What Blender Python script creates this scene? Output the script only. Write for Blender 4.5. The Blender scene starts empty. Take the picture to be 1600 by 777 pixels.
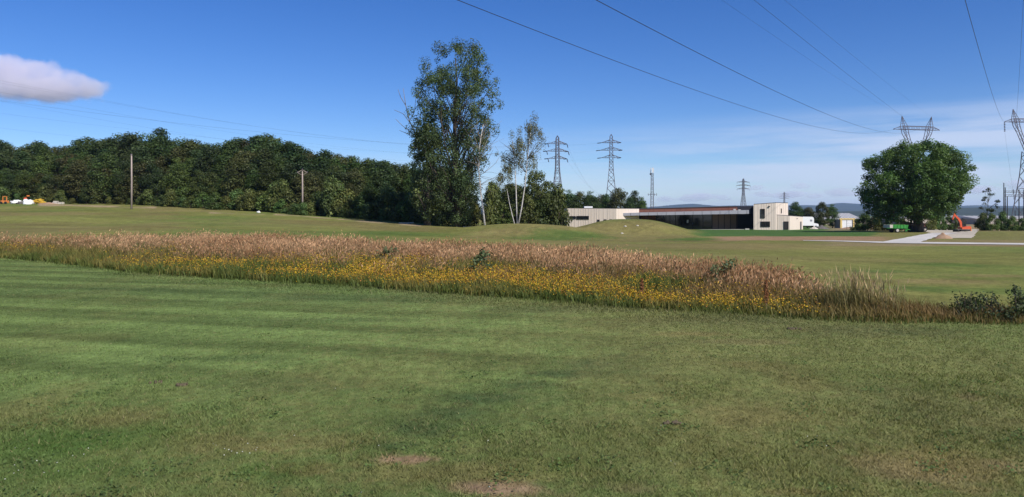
import bpy, math, random
import numpy as np
from mathutils import Vector, noise as mnoise

# ------------------------------------------------------------------ camera, world, sun, exposure
S = bpy.context.scene
COL = S.collection
F = 1208.0           # focal length in photo pixels (photo 1600 wide)
HZ = 335.0           # horizon row
EYE = 1.65
R = math.radians
cam = bpy.data.objects.new('camera', bpy.data.cameras.new('camera'))
COL.objects.link(cam)
cam.location = (0, 0, EYE)
cam.rotation_euler = (R(90), 0, 0)
cam.data.sensor_width = 36.0
cam.data.lens = 36.0 * F / 1600.0
cam.data.shift_y = -(388.5 - HZ) / 1600.0
cam.data.clip_start = 0.05
cam.data.clip_end = 60000
S.camera = cam

SUN_EL = 42.0
SUN_AZ = 138.0       # clockwise from +Y seen from above
world = bpy.data.worlds.new('World'); S.world = world
world.use_nodes = True
wn = world.node_tree.nodes; wl = world.node_tree.links
bg = wn['Background']; bg.inputs[1].default_value = 0.092
sky = wn.new('ShaderNodeTexSky'); sky.sky_type = 'NISHITA'; sky.sun_disc = False
sky.sun_elevation = R(SUN_EL); sky.sun_rotation = R(SUN_AZ)
sky.air_density = 0.8; sky.dust_density = 0.15; sky.ozone_density = 4.5; sky.altitude = 200
tc = wn.new('ShaderNodeTexCoord')
sep = wn.new('ShaderNodeSeparateXYZ'); wl.new(tc.outputs['Generated'], sep.inputs[0])

def wmath(op, a, b=None, c=None, clamp=False):
    n = wn.new('ShaderNodeMath'); n.operation = op; n.use_clamp = clamp
    for i, v in enumerate((a, b, c)):
        if v is None: continue
        if isinstance(v, (int, float)): n.inputs[i].default_value = v
        else: wl.new(v, n.inputs[i])
    return n.outputs[0]
def wrange(v, a, b, smooth=True):
    n = wn.new('ShaderNodeMapRange'); n.interpolation_type = 'SMOOTHSTEP' if smooth else 'LINEAR'
    wl.new(v, n.inputs[0]); n.inputs[1].default_value = a; n.inputs[2].default_value = b
    return n.outputs[0]
# thin high veil of cirrus: thicker low in the sky and to the right
mp = wn.new('ShaderNodeMapping'); mp.inputs['Scale'].default_value = (2.2, 2.2, 26); mp.inputs['Rotation'].default_value = (0, R(4), 0)
wl.new(tc.outputs['Generated'], mp.inputs[0])
nz = wn.new('ShaderNodeTexNoise'); nz.inputs['Scale'].default_value = 1.6; nz.inputs['Detail'].default_value = 6; nz.inputs['Roughness'].default_value = 0.55
wl.new(mp.outputs[0], nz.inputs[0])
elev = wmath('SUBTRACT', sep.outputs[2], wmath('MULTIPLY', sep.outputs[0], 0.06))
band = wrange(elev, 0.115, 0.055)
side = wrange(sep.outputs[0], -0.25, 0.45)
veil = wmath('MULTIPLY', wmath('MULTIPLY', band, wrange(nz.outputs[0], 0.30, 0.62)), wmath('MULTIPLY_ADD', side, 0.55, 0.20), clamp=True)
mix = wn.new('ShaderNodeMix'); mix.data_type = 'RGBA'
wl.new(veil, mix.inputs[0])
hsv = wn.new('ShaderNodeHueSaturation'); hsv.inputs['Saturation'].default_value = 1.27; hsv.inputs['Value'].default_value = 1.0
hsv.inputs['Hue'].default_value = .514
wl.new(sky.outputs[0], hsv.inputs['Color'])
wl.new(hsv.outputs[0], mix.inputs[6]); mix.inputs[7].default_value = (5.2, 5.9, 7.6, 1)
wl.new(mix.outputs[2], bg.inputs[0])

sun = bpy.data.objects.new('sun', bpy.data.lights.new('sun', 'SUN'))
COL.objects.link(sun)
sun.data.energy = 4.2; sun.data.angle = R(0.5); sun.data.color = (1.0, 0.95, 0.87)
sd = Vector((math.sin(R(SUN_AZ)) * math.cos(R(SUN_EL)), math.cos(R(SUN_AZ)) * math.cos(R(SUN_EL)), math.sin(R(SUN_EL))))
sun.rotation_euler = (-sd).to_track_quat('-Z', 'Y').to_euler()
sun.location = sd * 300
S.view_settings.view_transform = 'Standard'
S.view_settings.look = 'None'
S.view_settings.gamma = 1.0
S.view_settings.exposure = 0.45
S.cycles.max_bounces = 6
S.cycles.transparent_max_bounces = 8
S.cycles.volume_bounces = 5
HAZE_DENSITY = 7.0e-5

# ------------------------------------------------------------------ helpers
rng = np.random.default_rng(7)
random.seed(7)

def tag(o, label=None, cat=None, group=None, kind=None):
    if label: o['label'] = label
    if cat: o['category'] = cat
    if group: o['group'] = group
    if kind: o['kind'] = kind
    return o
def empty(name, loc, rz=0.0):
    o = bpy.data.objects.new(name, None); COL.objects.link(o)
    o.location = loc; o.rotation_euler = (0, 0, rz); o.empty_display_size = 0.3
    return o
def link(name, me, parent=None, loc=None):
    o = bpy.data.objects.new(name, me); COL.objects.link(o)
    if parent is not None: o.parent = parent
    if loc is not None: o.location = loc
    return o
def children(o): return [c for c in COL.objects if c.parent == o]
def copy_tree(o, parent=None):
    c = o.copy(); COL.objects.link(c)
    if parent is not None: c.parent = parent
    for ch in list(o.children): copy_tree(ch, c)
    return c
def np_mesh(name, V, faces, mat, col=None, smooth=False):
    """faces: int array (M,3) or (M,4); col: (N,3) linear colours"""
    me = bpy.data.meshes.new(name)
    V = np.asarray(V, np.float32); faces = np.asarray(faces, np.int32)
    M, k = faces.shape
    me.vertices.add(len(V)); me.vertices.foreach_set('co', V.ravel())
    me.loops.add(M * k); me.loops.foreach_set('vertex_index', faces.ravel())
    me.polygons.add(M); me.polygons.foreach_set('loop_start', np.arange(0, M * k, k, dtype=np.int32))
    me.update(calc_edges=True)
    if col is not None:
        a = me.color_attributes.new('Col', 'FLOAT_COLOR', 'POINT')
        c4 = np.ones((len(V), 4), np.float32); c4[:, :3] = col
        a.data.foreach_set('color', c4.ravel())
    if smooth: me.polygons.foreach_set('use_smooth', np.ones(M, bool))
    me.materials.append(mat)
    return me

class MB:
    def __init__(self): self.v = []; self.f = []
    def add(self, V, Fs):
        n = len(self.v); self.v += [tuple(map(float, p)) for p in V]; self.f += [tuple(i + n for i in f) for f in Fs]; return self
    def box(self, c, s, rz=0.0, ry=0.0):
        cz, sz = math.cos(rz), math.sin(rz); cy, sy = math.cos(ry), math.sin(ry); P = []
        for z in (-.5, .5):
            for x, y in ((-.5, -.5), (.5, -.5), (.5, .5), (-.5, .5)):
                X, Y, Z = x * s[0], y * s[1], z * s[2]
                X, Z = X * cy + Z * sy, -X * sy + Z * cy
                P.append((c[0] + X * cz - Y * sz, c[1] + X * sz + Y * cz, c[2] + Z))
        return self.add(P, [(3, 2, 1, 0), (4, 5, 6, 7), (0, 1, 5, 4), (1, 2, 6, 5), (2, 3, 7, 6), (3, 0, 4, 7)])
    def prism(self, pts, z0, z1):
        """vertical prism over a counter-clockwise plan; z0, z1 numbers or lists"""
        n = len(pts)
        z0 = [z0] * n if not hasattr(z0, '__len__') else z0
        z1 = [z1] * n if not hasattr(z1, '__len__') else z1
        V = [(p[0], p[1], z0[i]) for i, p in enumerate(pts)] + [(p[0], p[1], z1[i]) for i, p in enumerate(pts)]
        Fs = [tuple(range(n - 1, -1, -1)), tuple(range(n, 2 * n))] + [(i, (i + 1) % n, n + (i + 1) % n, n + i) for i in range(n)]
        return self.add(V, Fs)
    def extrude(self, prof, y0, y1, frame=None):
        """profile in the XZ plane extruded along Y"""
        n = len(prof)
        V = [(p[0], y0, p[1]) for p in prof] + [(p[0], y1, p[1]) for p in prof]
        return self.add(V, [tuple(range(n)), tuple(range(2 * n - 1, n - 1, -1))] + [((i + 1) % n, i, n + i, n + (i + 1) % n) for i in range(n)])
    def tube(self, pts, rad, sides=6, cap=True):
        pts = [Vector(p) for p in pts]; n = len(pts)
        rad = [rad] * n if not hasattr(rad, '__len__') else rad
        V = []; up = Vector((0, 0, 1))
        for i, p in enumerate(pts):
            t = (pts[min(i + 1, n - 1)] - pts[max(i - 1, 0)]).normalized()
            a = t.cross(up if abs(t.z) < 0.95 else Vector((1, 0, 0))).normalized(); b = t.cross(a)
            for k in range(sides):
                w = 2 * math.pi * k / sides + math.pi / sides
                V.append(p + (a * math.cos(w) + b * math.sin(w)) * rad[i])
        Fs = []
        for i in range(n - 1):
            for k in range(sides):
                k2 = (k + 1) % sides
                Fs.append((i * sides + k, i * sides + k2, (i + 1) * sides + k2, (i + 1) * sides + k))
        if cap: Fs += [tuple(range(sides - 1, -1, -1)), tuple((n - 1) * sides + k for k in range(sides))]
        return self.add(V, Fs)
    def bar(self, p, q, r, sides=4): return self.tube([p, q], r, sides)
    def wheel(self, c, r, w, sides=20):      # axle along Y
        V = []; prof = [(-.5, .86), (-.42, 1), (.42, 1), (.5, .86)]
        for k in range(sides):
            a = 2 * math.pi * k / sides
            for (y, q) in prof: V.append((c[0] + math.cos(a) * r * q, c[1] + y * w, c[2] + math.sin(a) * r * q))
        Fs = []
        for k in range(sides):
            k2 = (k + 1) % sides
            for j in range(3): Fs.append((k * 4 + j, k * 4 + j + 1, k2 * 4 + j + 1, k2 * 4 + j))
        Fs += [tuple(k * 4 for k in range(sides)), tuple(k * 4 + 3 for k in range(sides - 1, -1, -1))]
        return self.add(V, Fs)
    def blob(self, c, s, seed=0, rough=0.15, n=14, m=8, floor=None, freq=1.3):
        V = []; Fs = []
        for j in range(m + 1):
            th = math.pi * j / m
            for i in range(n):
                ph = 2 * math.pi * i / n
                d = Vector((math.sin(th) * math.cos(ph), math.sin(th) * math.sin(ph), math.cos(th)))
                k = 1 + rough * 2 * mnoise.noise(d * freq + Vector((seed * 3.1, seed * 1.7, 0)))
                p = [c[0] + d.x * s[0] * k, c[1] + d.y * s[1] * k, c[2] + d.z * s[2] * k]
                if floor is not None: p[2] = max(p[2], floor)
                V.append(p)
        for j in range(m):
            for i in range(n):
                i2 = (i + 1) % n; Fs.append((j * n + i, (j + 1) * n + i, (j + 1) * n + i2, j * n + i2))
        return self.add(V, Fs)
    def mesh(self, name, mat, off=(0, 0, 0), smooth=False):
        me = bpy.data.meshes.new(name)
        me.from_pydata([(p[0] - off[0], p[1] - off[1], p[2] - off[2]) for p in self.v], [], self.f)
        me.materials.append(mat); me.update()
        if smooth: me.polygons.foreach_set('use_smooth', np.ones(len(me.polygons), bool))
        return me
    def build(self, name, mat, parent=None, off=(0, 0, 0), smooth=False, loc=None):
        return link(name, self.mesh(name, mat, off, smooth), parent, loc)

# ------------------------------------------------------------------ materials
MATS = {}
def mat(name, col, rough=0.7, metal=0.0, spec=0.3, var=0.0, vscale=3.0, bump=0.0, bscale=20.0, stretch=(1, 1, 1)):
    m = bpy.data.materials.new(name); m.use_nodes = True
    nt = m.node_tree; N = nt.nodes; b = N['Principled BSDF']
    b.inputs['Roughness'].default_value = rough; b.inputs['Metallic'].default_value = metal
    b.inputs['Specular IOR Level'].default_value = spec
    b.inputs['Base Color'].default_value = (*col, 1)
    t = N.new('ShaderNodeTexCoord'); mpn = N.new('ShaderNodeMapping'); mpn.inputs['Scale'].default_value = stretch
    nt.links.new(t.outputs['Object'], mpn.inputs[0])
    if var > 0:
        n = N.new('ShaderNodeTexNoise'); n.inputs['Scale'].default_value = vscale; n.inputs['Detail'].default_value = 5
        nt.links.new(mpn.outputs[0], n.inputs[0])
        r = N.new('ShaderNodeMapRange'); r.inputs[1].default_value = .25; r.inputs[2].default_value = .75
        r.inputs[3].default_value = 1 - var; r.inputs[4].default_value = 1 + var
        nt.links.new(n.outputs[0], r.inputs[0])
        mx = N.new('ShaderNodeVectorMath'); mx.operation = 'SCALE'; mx.inputs[0].default_value = col
        nt.links.new(r.outputs[0], mx.inputs['Scale']); nt.links.new(mx.outputs[0], b.inputs['Base Color'])
    if bump > 0:
        n2 = N.new('ShaderNodeTexNoise'); n2.inputs['Scale'].default_value = bscale; n2.inputs['Detail'].default_value = 6
        nt.links.new(mpn.outputs[0], n2.inputs[0])
        bp = N.new('ShaderNodeBump'); bp.inputs['Strength'].default_value = bump; bp.inputs['Distance'].default_value = .05
        nt.links.new(n2.outputs[0], bp.inputs['Height']); nt.links.new(bp.outputs[0], b.inputs['Normal'])
    MATS[name] = m
    return m
def leaf_mat(name, trans=0.3, objvar=0.18, rough=0.55, spec=0.25):
    """colour from the leaf attribute, each copied plant a little different, thin translucent leaves"""
    m = bpy.data.materials.new(name); m.use_nodes = True
    nt = m.node_tree; N = nt.nodes; L = nt.links; b = N['Principled BSDF']
    a = N.new('ShaderNodeAttribute'); a.attribute_name = 'Col'
    oi = N.new('ShaderNodeObjectInfo')
    hs = N.new('ShaderNodeHueSaturation')
    r1 = N.new('ShaderNodeMapRange'); r1.inputs[3].default_value = .5 - objvar * .09; r1.inputs[4].default_value = .5 + objvar * .09
    r2 = N.new('ShaderNodeMapRange'); r2.inputs[3].default_value = 1 - objvar; r2.inputs[4].default_value = 1 + objvar
    w = N.new('ShaderNodeMath'); w.operation = 'FRACT'; w2 = N.new('ShaderNodeMath'); w2.operation = 'MULTIPLY'; w2.inputs[1].default_value = 7.31
    L.new(oi.outputs['Random'], w2.inputs[0]); L.new(w2.outputs[0], w.inputs[0])
    L.new(oi.outputs['Random'], r1.inputs[0]); L.new(w.outputs[0], r2.inputs[0])
    L.new(r1.outputs[0], hs.inputs['Hue']); L.new(r2.outputs[0], hs.inputs['Value']); L.new(a.outputs['Color'], hs.inputs['Color'])
    L.new(hs.outputs[0], b.inputs['Base Color'])
    b.inputs['Roughness'].default_value = rough; b.inputs['Specular IOR Level'].default_value = spec
    tr = N.new('ShaderNodeBsdfTranslucent'); g = N.new('ShaderNodeMix'); g.data_type = 'RGBA'; g.blend_type = 'MULTIPLY'; g.inputs[0].default_value = 1
    L.new(hs.outputs[0], g.inputs[6]); g.inputs[7].default_value = (1.3, 1.35, .6, 1); L.new(g.outputs[2], tr.inputs[0])
    ms = N.new('ShaderNodeMixShader'); ms.inputs[0].default_value = trans
    L.new(b.outputs[0], ms.inputs[1]); L.new(tr.outputs[0], ms.inputs[2]); L.new(ms.outputs[0], N['Material Output'].inputs[0])
    MATS[name] = m
    return m

def srgb(r, g, b):
    f = lambda c: (c / 255 / 12.92) if c / 255 <= 0.04045 else ((c / 255 + 0.055) / 1.055) ** 2.4
    return (f(r), f(g), f(b))

LEAF = leaf_mat('leaf', trans=.28, objvar=.27)
GRASSM = leaf_mat('grass_blade', trans=0.25, objvar=0.0, rough=0.6, spec=0.15)
BARK = mat('bark', (.075, .06, .045), .9, var=.35, vscale=2, bump=.6, bscale=6, stretch=(1, 1, .3))
BIRCH = mat('birch_bark', (.46, .43, .40), .75, var=.55, vscale=3.5, stretch=(1, 1, 2.5))
STEEL = mat('galvanised_steel', (.115, .105, .125), .55, .3, var=.12)
INSUL = mat('insulator_glass', (.06, .055, .075), .35)
WIRE = mat('wire', (.035, .035, .045), .5, .4)
CREAM = mat('cream_metal_cladding', (.66, .565, .475), .5, var=.05, vscale=.7, stretch=(1, 1, .05))
DARKROOF = mat('dark_roof_membrane', (.045, .045, .05), .7)
REDCLAD = mat('rust_brown_cladding', (.135, .050, .033), .6, var=.12, vscale=.8)
BROWNPAN = mat('tan_panel', (.235, .155, .105), .6, var=.08)
GREYMET = mat('grey_fascia', (.27, .27, .30), .45, .2, var=.05)
BLACKCLAD = mat('black_cladding', (.018, .019, .028), .5)
GLASS = mat('dark_window_glass', (.012, .014, .016), .06, spec=.5)
FRAME = mat('dark_window_frame', (.03, .028, .028), .5)
CONC = mat('pale_concrete', (.42, .40, .37), .85, var=.1, vscale=1.2, bump=.15)
GRAVEL = mat('pale_gravel', (.44, .385, .30), .95, var=.18, vscale=.6, bump=.4, bscale=8)
SAND = mat('sand', (.30, .195, .125), .95, var=.2, vscale=1.5, bump=.5, bscale=4)
CLOD = mat('dark_clod', (.10, .08, .05), .95, var=.3, vscale=30)
SOIL = mat('brown_soil', (.20, .125, .08), .95, var=.3, vscale=1.6, bump=.6, bscale=4)
RUBBLE = mat('grey_rubble', (.11, .10, .095), .95, var=.4, vscale=3, bump=.8, bscale=6)
WHITE = mat('white_paint', (.75, .75, .74), .4, var=.04)
SHEET = mat('white_sheet', (.72, .72, .70), .6, var=.06, bump=.4, bscale=3)
ORANGE = mat('orange_red_paint', (.60, .10, .04), .4, var=.08)
ORANGE2 = mat('orange_paint', (.62, .20, .05), .5, var=.15)
GREEN = mat('green_paint', (.035, .22, .035), .45, var=.12)
TEAL = mat('weathered_red_paint', (.16, .07, .05), .6, var=.2)
RUBBER = mat('rubber', (.02, .02, .02), .85)
YELLOW = mat('yellow_pipe', (.62, .40, .045), .5, var=.12)
YELLOWP = mat('yellow_paint', (.62, .46, .17), .6, var=.08)
GREYW = mat('weathered_wood', (.21, .175, .145), .9, var=.25, vscale=2, bump=.4, stretch=(1, 1, .1))
POLE = mat('pale_pole_wood', (.33, .27, .24), .85, var=.2, vscale=1.5, stretch=(1, 1, .2))
SHEDROOF = mat('pale_shed_roof', (.50, .49, .48), .6, var=.05, stretch=(.3, 1, 1))
SHEDWALL = mat('pale_shed_wall', (.40, .35, .30), .8, var=.08)
STONE = mat('pale_stone', (.48, .44, .38), .9, var=.15, bump=.4)

# ------------------------------------------------------------------ noise in numpy
def vnoise(x, y, seed=0):
    xi = np.floor(x).astype(np.int64); yi = np.floor(y).astype(np.int64)
    fx = x - xi; fy = y - yi
    fx = fx * fx * (3 - 2 * fx); fy = fy * fy * (3 - 2 * fy)
    def h(a, b):
        n = (a * 374761393 + b * 668265263 + seed * 974711) & 0x7fffffff
        n = ((n ^ (n >> 13)) * 1274126177) & 0x7fffffff
        return ((n ^ (n >> 16)) & 0xffff) / 65535.0
    return (h(xi, yi) * (1 - fx) + h(xi + 1, yi) * fx) * (1 - fy) + (h(xi, yi + 1) * (1 - fx) + h(xi + 1, yi + 1) * fx) * fy
def fbm(x, y, seed=0, oct=4):
    s = 0; a = .5; t = 0
    for i in range(oct):
        s = s + a * vnoise(x * 2 ** i, y * 2 ** i, seed + i * 17); t += a; a *= .5
    return s / t
def sstep(a, b, x):
    t = np.clip((x - a) / (b - a), 0, 1); return t * t * (3 - 2 * t)

# ------------------------------------------------------------------ terrain
def W(px, d): return ((px - 800) / F * d, d)
def Zat(py, d): return EYE - (py - HZ) / F * d
CTL = []
for u in (-1.2, -.66, -.3, 0, .3, .66, 1.2):
    for d in (3, 8, 14, 20): CTL.append((u, d, 0.0 if d < 20 or u < .2 else -.08))
    CTL += [(u, 900, -3), (u, 3000, -4), (u, 8000, -5)]
for px, rows in {
    -450: [(36, 0), (60, .3), (90, 1.3), (150, 4.3), (200, 6.2), (300, 6)],
    0: [(36, 0), (60, .1), (90, .9), (120, 2.1), (150, 3.75), (200, 6), (300, 6)],
    200: [(36, 0), (60, 0), (90, .6), (138, 3.1), (200, 5.5), (300, 5.5)],
    430: [(32, 0), (60, -.2), (90, .3), (125, 1.85), (200, 4.5), (300, 4)],
    660: [(30, -.05), (60, -.4), (100, .08), (130, .8), (200, 2.5), (300, 2)],
    800: [(28, -.08), (60, -.55), (80, -.8), (100, -.4), (165, -.9), (300, -1)],
    1000: [(25, -.1), (40, -.3), (60, -.75), (80, -1.05), (100, -.95), (165, -1.4), (300, -1.8)],
    1200: [(40, -.4), (60, -.75), (100, -1.02), (165, -1.58), (300, -1.9)],
    1400: [(40, -.5), (70, -.97), (117, -1.0), (165, -1.5), (300, -1.9)],
    1600: [(40, -.5), (70, -.97), (117, -1.0), (165, -1.5), (300, -1.9)],
    2000: [(40, -.5), (70, -.9), (117, -.9), (165, -1.4), (300, -1.9)]}.items():
    for d, z in rows: CTL.append(((px - 800) / F, d, z))
CTL = np.array(CTL)
KU = 1.6
cu = CTL[:, 0] * KU; cv = np.log(CTL[:, 1])
def tps(r2): return 0.5 * r2 * np.log(r2 + 1e-9)
nC = len(CTL)
A = np.zeros((nC + 3, nC + 3))
A[:nC, :nC] = tps((cu[:, None] - cu[None]) ** 2 + (cv[:, None] - cv[None]) ** 2) + np.eye(nC) * 0.004
A[:nC, nC] = 1; A[:nC, nC + 1] = cu; A[:nC, nC + 2] = cv; A[nC:, :nC] = A[:nC, nC:].T
WT = np.linalg.solve(A, np.concatenate([CTL[:, 2], np.zeros(3)]))
MOUNDS = []   # x, y, amp, sx, sy, power
def mound(px, d, amp, sx, sy, p=2.0): MOUNDS.append((*W(px, d), amp, sx, sy, p))
mound(836, 90, 1.25, 8.6, 8.5, 2.5)
mound(988, 101, 1.95, 7.0, 7, 2.8)
mound(1085, 84, .35, 4.5, 5)
mound(240, 72, .45, 6, 9)
mound(60, 95, .35, 9, 7)
mound(1562, 96, .45, 5.5, 7, 3)
mound(700, 66, .18, 6, 8)
def terrain(x, y):
    x = np.asarray(x, float); y = np.asarray(y, float)
    sh = np.broadcast(x, y).shape
    x = np.broadcast_to(x, sh).ravel(); y = np.broadcast_to(y, sh).ravel()
    yy = np.maximum(y, 3.0)
    u = np.clip(x / np.maximum(y, 8.0), -1.25, 1.25) * KU; v = np.log(yy)
    z = WT[nC] + WT[nC + 1] * u + WT[nC + 2] * v
    for i in range(nC): z += WT[i] * tps((u - cu[i]) ** 2 + (v - cv[i]) ** 2)
    for (mx_, my_, a, sx, sy, p) in MOUNDS:
        q = np.sqrt(((x - mx_) / sx) ** 2 + ((y - my_) / sy) ** 2)
        z += a * np.exp(-q ** p)
    z += (fbm(x / 9, y / 9, 3, 3) - .5) * .16 * sstep(22, 45, y) * (1 - sstep(300, 600, y))
    z += (fbm(x / 2.2, y / 2.2, 9, 2) - .5) * .03
    return z.reshape(sh)
def tz(x, y): return float(terrain(np.array([x]), np.array([y]))[0])
DS = np.exp(np.linspace(math.log(3.2), math.log(600), 900))
def hit(px, py):
    """where the sight line of a photo pixel meets the ground"""
    zr = Zat(py, DS); zt = terrain((px - 800) / F * DS, DS)
    k = np.argmax(zr <= zt)
    if k == 0: k = len(DS) - 1
    a = (zr[k - 1] - zt[k - 1]); b = (zt[k] - zr[k]); t = a / (a + b) if a + b > 1e-9 else 0
    d = DS[k - 1] + (DS[k] - DS[k - 1]) * t
    return ((px - 800) / F * d, d, float(EYE - (py - HZ) / F * d))

# the meadow strip: front edge and depth
FE = np.array([(-260, 396), (-120, 398), (0, 403), (100, 412), (200, 425), (330, 434), (430, 440), (560, 447), (700, 458), (800, 464), (900, 472), (1000, 481), (1100, 487), (1200, 493), (1300, 500), (1400, 503), (1480, 503), (1600, 506), (1750, 508)], float)
FD = np.array([hit(a, b)[1] for a, b in FE])
BD = np.array([38, 37.5, 37, 36.5, 35.5, 33.5, 32, 30, 28.5, 27, 25, 22.5, 19.5, 16.8, 15, 13.6, 12.7, 12.6, 12.6])
def meadow_t(x, y):
    px = 800 + F * x / np.maximum(y, 1)
    f = np.interp(px, FE[:, 0], FD); b = np.interp(px, FE[:, 0], BD)
    f = f + (vnoise(x / .7, y / .7, 5) - .5) * .8
    return (y - f) / (b - f), px

# ------------------------------------------------------------------ colour of the turf, a property of the ground itself
C_GREEN = np.array((.120, .164, .050)); C_FAIR = np.array((.160, .164, .046)); C_DRY = np.array((.190, .158, .062))
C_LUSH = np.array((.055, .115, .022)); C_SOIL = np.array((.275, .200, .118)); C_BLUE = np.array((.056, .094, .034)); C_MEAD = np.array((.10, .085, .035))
PATCH = []   # px, py, wide px, high px, colour, strength
def P_(px, py, w, h, c, s): 
    x, y, z = hit(px, py); x2, y2, _ = hit(px, py - h); x3, y3, _ = hit(px + w, py)
    PATCH.append((x, y, abs(x3 - x), max(abs(y2 - y), .03), c, s))
for a in ((640, 719, 50, 7, C_SOIL, 1.4), (775, 762, 90, 13, C_SOIL, 1.2), (700, 740, 200, 22, C_DRY, .55), (480, 735, 50, 10, C_DRY, .8),
          (180, 655, 90, 18, C_DRY, .5), (330, 690, 160, 18, C_DRY, .45), (520, 690, 120, 16, C_DRY, .4), (30, 640, 70, 40, C_DRY, .4),
          (1430, 735, 90, 26, C_SOIL, .8), (1450, 725, 110, 30, C_DRY, .8), (1570, 728, 40, 10, C_SOIL, .6), (1515, 622, 20, 5, C_SOIL, .7), (1560, 660, 60, 14, C_DRY, .5),
          (1000, 620, 40, 8, C_DRY, .3), (1180, 650, 110, 22, C_DRY, .45), (1250, 595, 50, 20, C_DRY, .5), (1200, 572, 60, 8, C_DRY, .45),
          (1160, 535, 90, 5, C_SOIL, .35), (1080, 522, 60, 4, C_DRY, .7), (1260, 515, 40, 4, C_DRY, .5), (990, 765, 40, 8, C_SOIL, .35), (1250, 770, 60, 6, C_DRY, .6),
          (130, 690, 160, 26, C_LUSH, .65), (90, 740, 160, 20, C_LUSH, .4), (430, 735, 90, 16, C_LUSH, .55), (880, 725, 90, 18, C_LUSH, .45), (1350, 590, 150, 40, C_LUSH, .35), (1120, 600, 90, 20, C_LUSH, .25),
          (1450, 640, 120, 50, C_BLUE, .5), (1350, 517, 170, 11, C_BLUE, .9), (1150, 500, 160, 8, C_BLUE, .8), (900, 484, 160, 6, C_BLUE, .7),
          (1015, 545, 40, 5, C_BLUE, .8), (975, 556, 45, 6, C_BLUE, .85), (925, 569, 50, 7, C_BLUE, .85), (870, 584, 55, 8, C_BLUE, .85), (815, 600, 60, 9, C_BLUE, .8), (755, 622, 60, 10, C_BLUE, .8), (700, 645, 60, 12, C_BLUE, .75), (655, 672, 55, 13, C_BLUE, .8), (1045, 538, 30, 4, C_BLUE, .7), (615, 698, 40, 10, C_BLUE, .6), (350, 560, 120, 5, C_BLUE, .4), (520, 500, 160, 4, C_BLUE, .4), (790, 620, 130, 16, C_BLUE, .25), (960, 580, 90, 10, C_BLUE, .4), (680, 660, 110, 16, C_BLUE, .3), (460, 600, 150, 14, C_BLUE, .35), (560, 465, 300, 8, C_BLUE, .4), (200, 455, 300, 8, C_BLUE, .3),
          (640, 590, 200, 20, C_GREEN * 1.22, .5), (980, 545, 160, 12, C_GREEN * 1.15, .5), (300, 420, 120, 5, C_DRY, .3),
          (1470, 440, 90, 5, C_DRY, .9), (1545, 431, 70, 3, C_DRY, .8), (1330, 425, 120, 4, C_DRY, .6), (1290, 405, 200, 4, C_DRY, .45), (1480, 414, 70, 4, C_LUSH, .6), (1370, 424, 60, 3, C_LUSH, .55), (1445, 452, 60, 6, C_LUSH, .7), (1570, 455, 80, 7, C_LUSH, .5), (1120, 386, 160, 5, C_DRY, .7), (1240, 384, 200, 4, C_DRY, .6), (1000, 372, 70, 6, C_DRY, .5), (745, 371, 45, 6, C_DRY, .8), (790, 362, 60, 5, C_DRY, .8), (850, 352, 70, 3, C_DRY, .6), (860, 373, 70, 6, C_LUSH, .7), (900, 366, 60, 6, C_LUSH, .7), (985, 349, 60, 4, C_DRY, .5), (1090, 374, 60, 3, C_LUSH, .8), (1010, 366, 60, 5, C_DRY, .6), (640, 366, 90, 4, C_LUSH, .6), (440, 352, 120, 4, C_DRY, .4), (250, 350, 60, 4, C_DRY, .6), (330, 340, 90, 3, C_LUSH, .5), (60, 335, 80, 3, C_DRY, .4)): P_(*a)
C_ST = np.array((.105, .14, .045))
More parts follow.
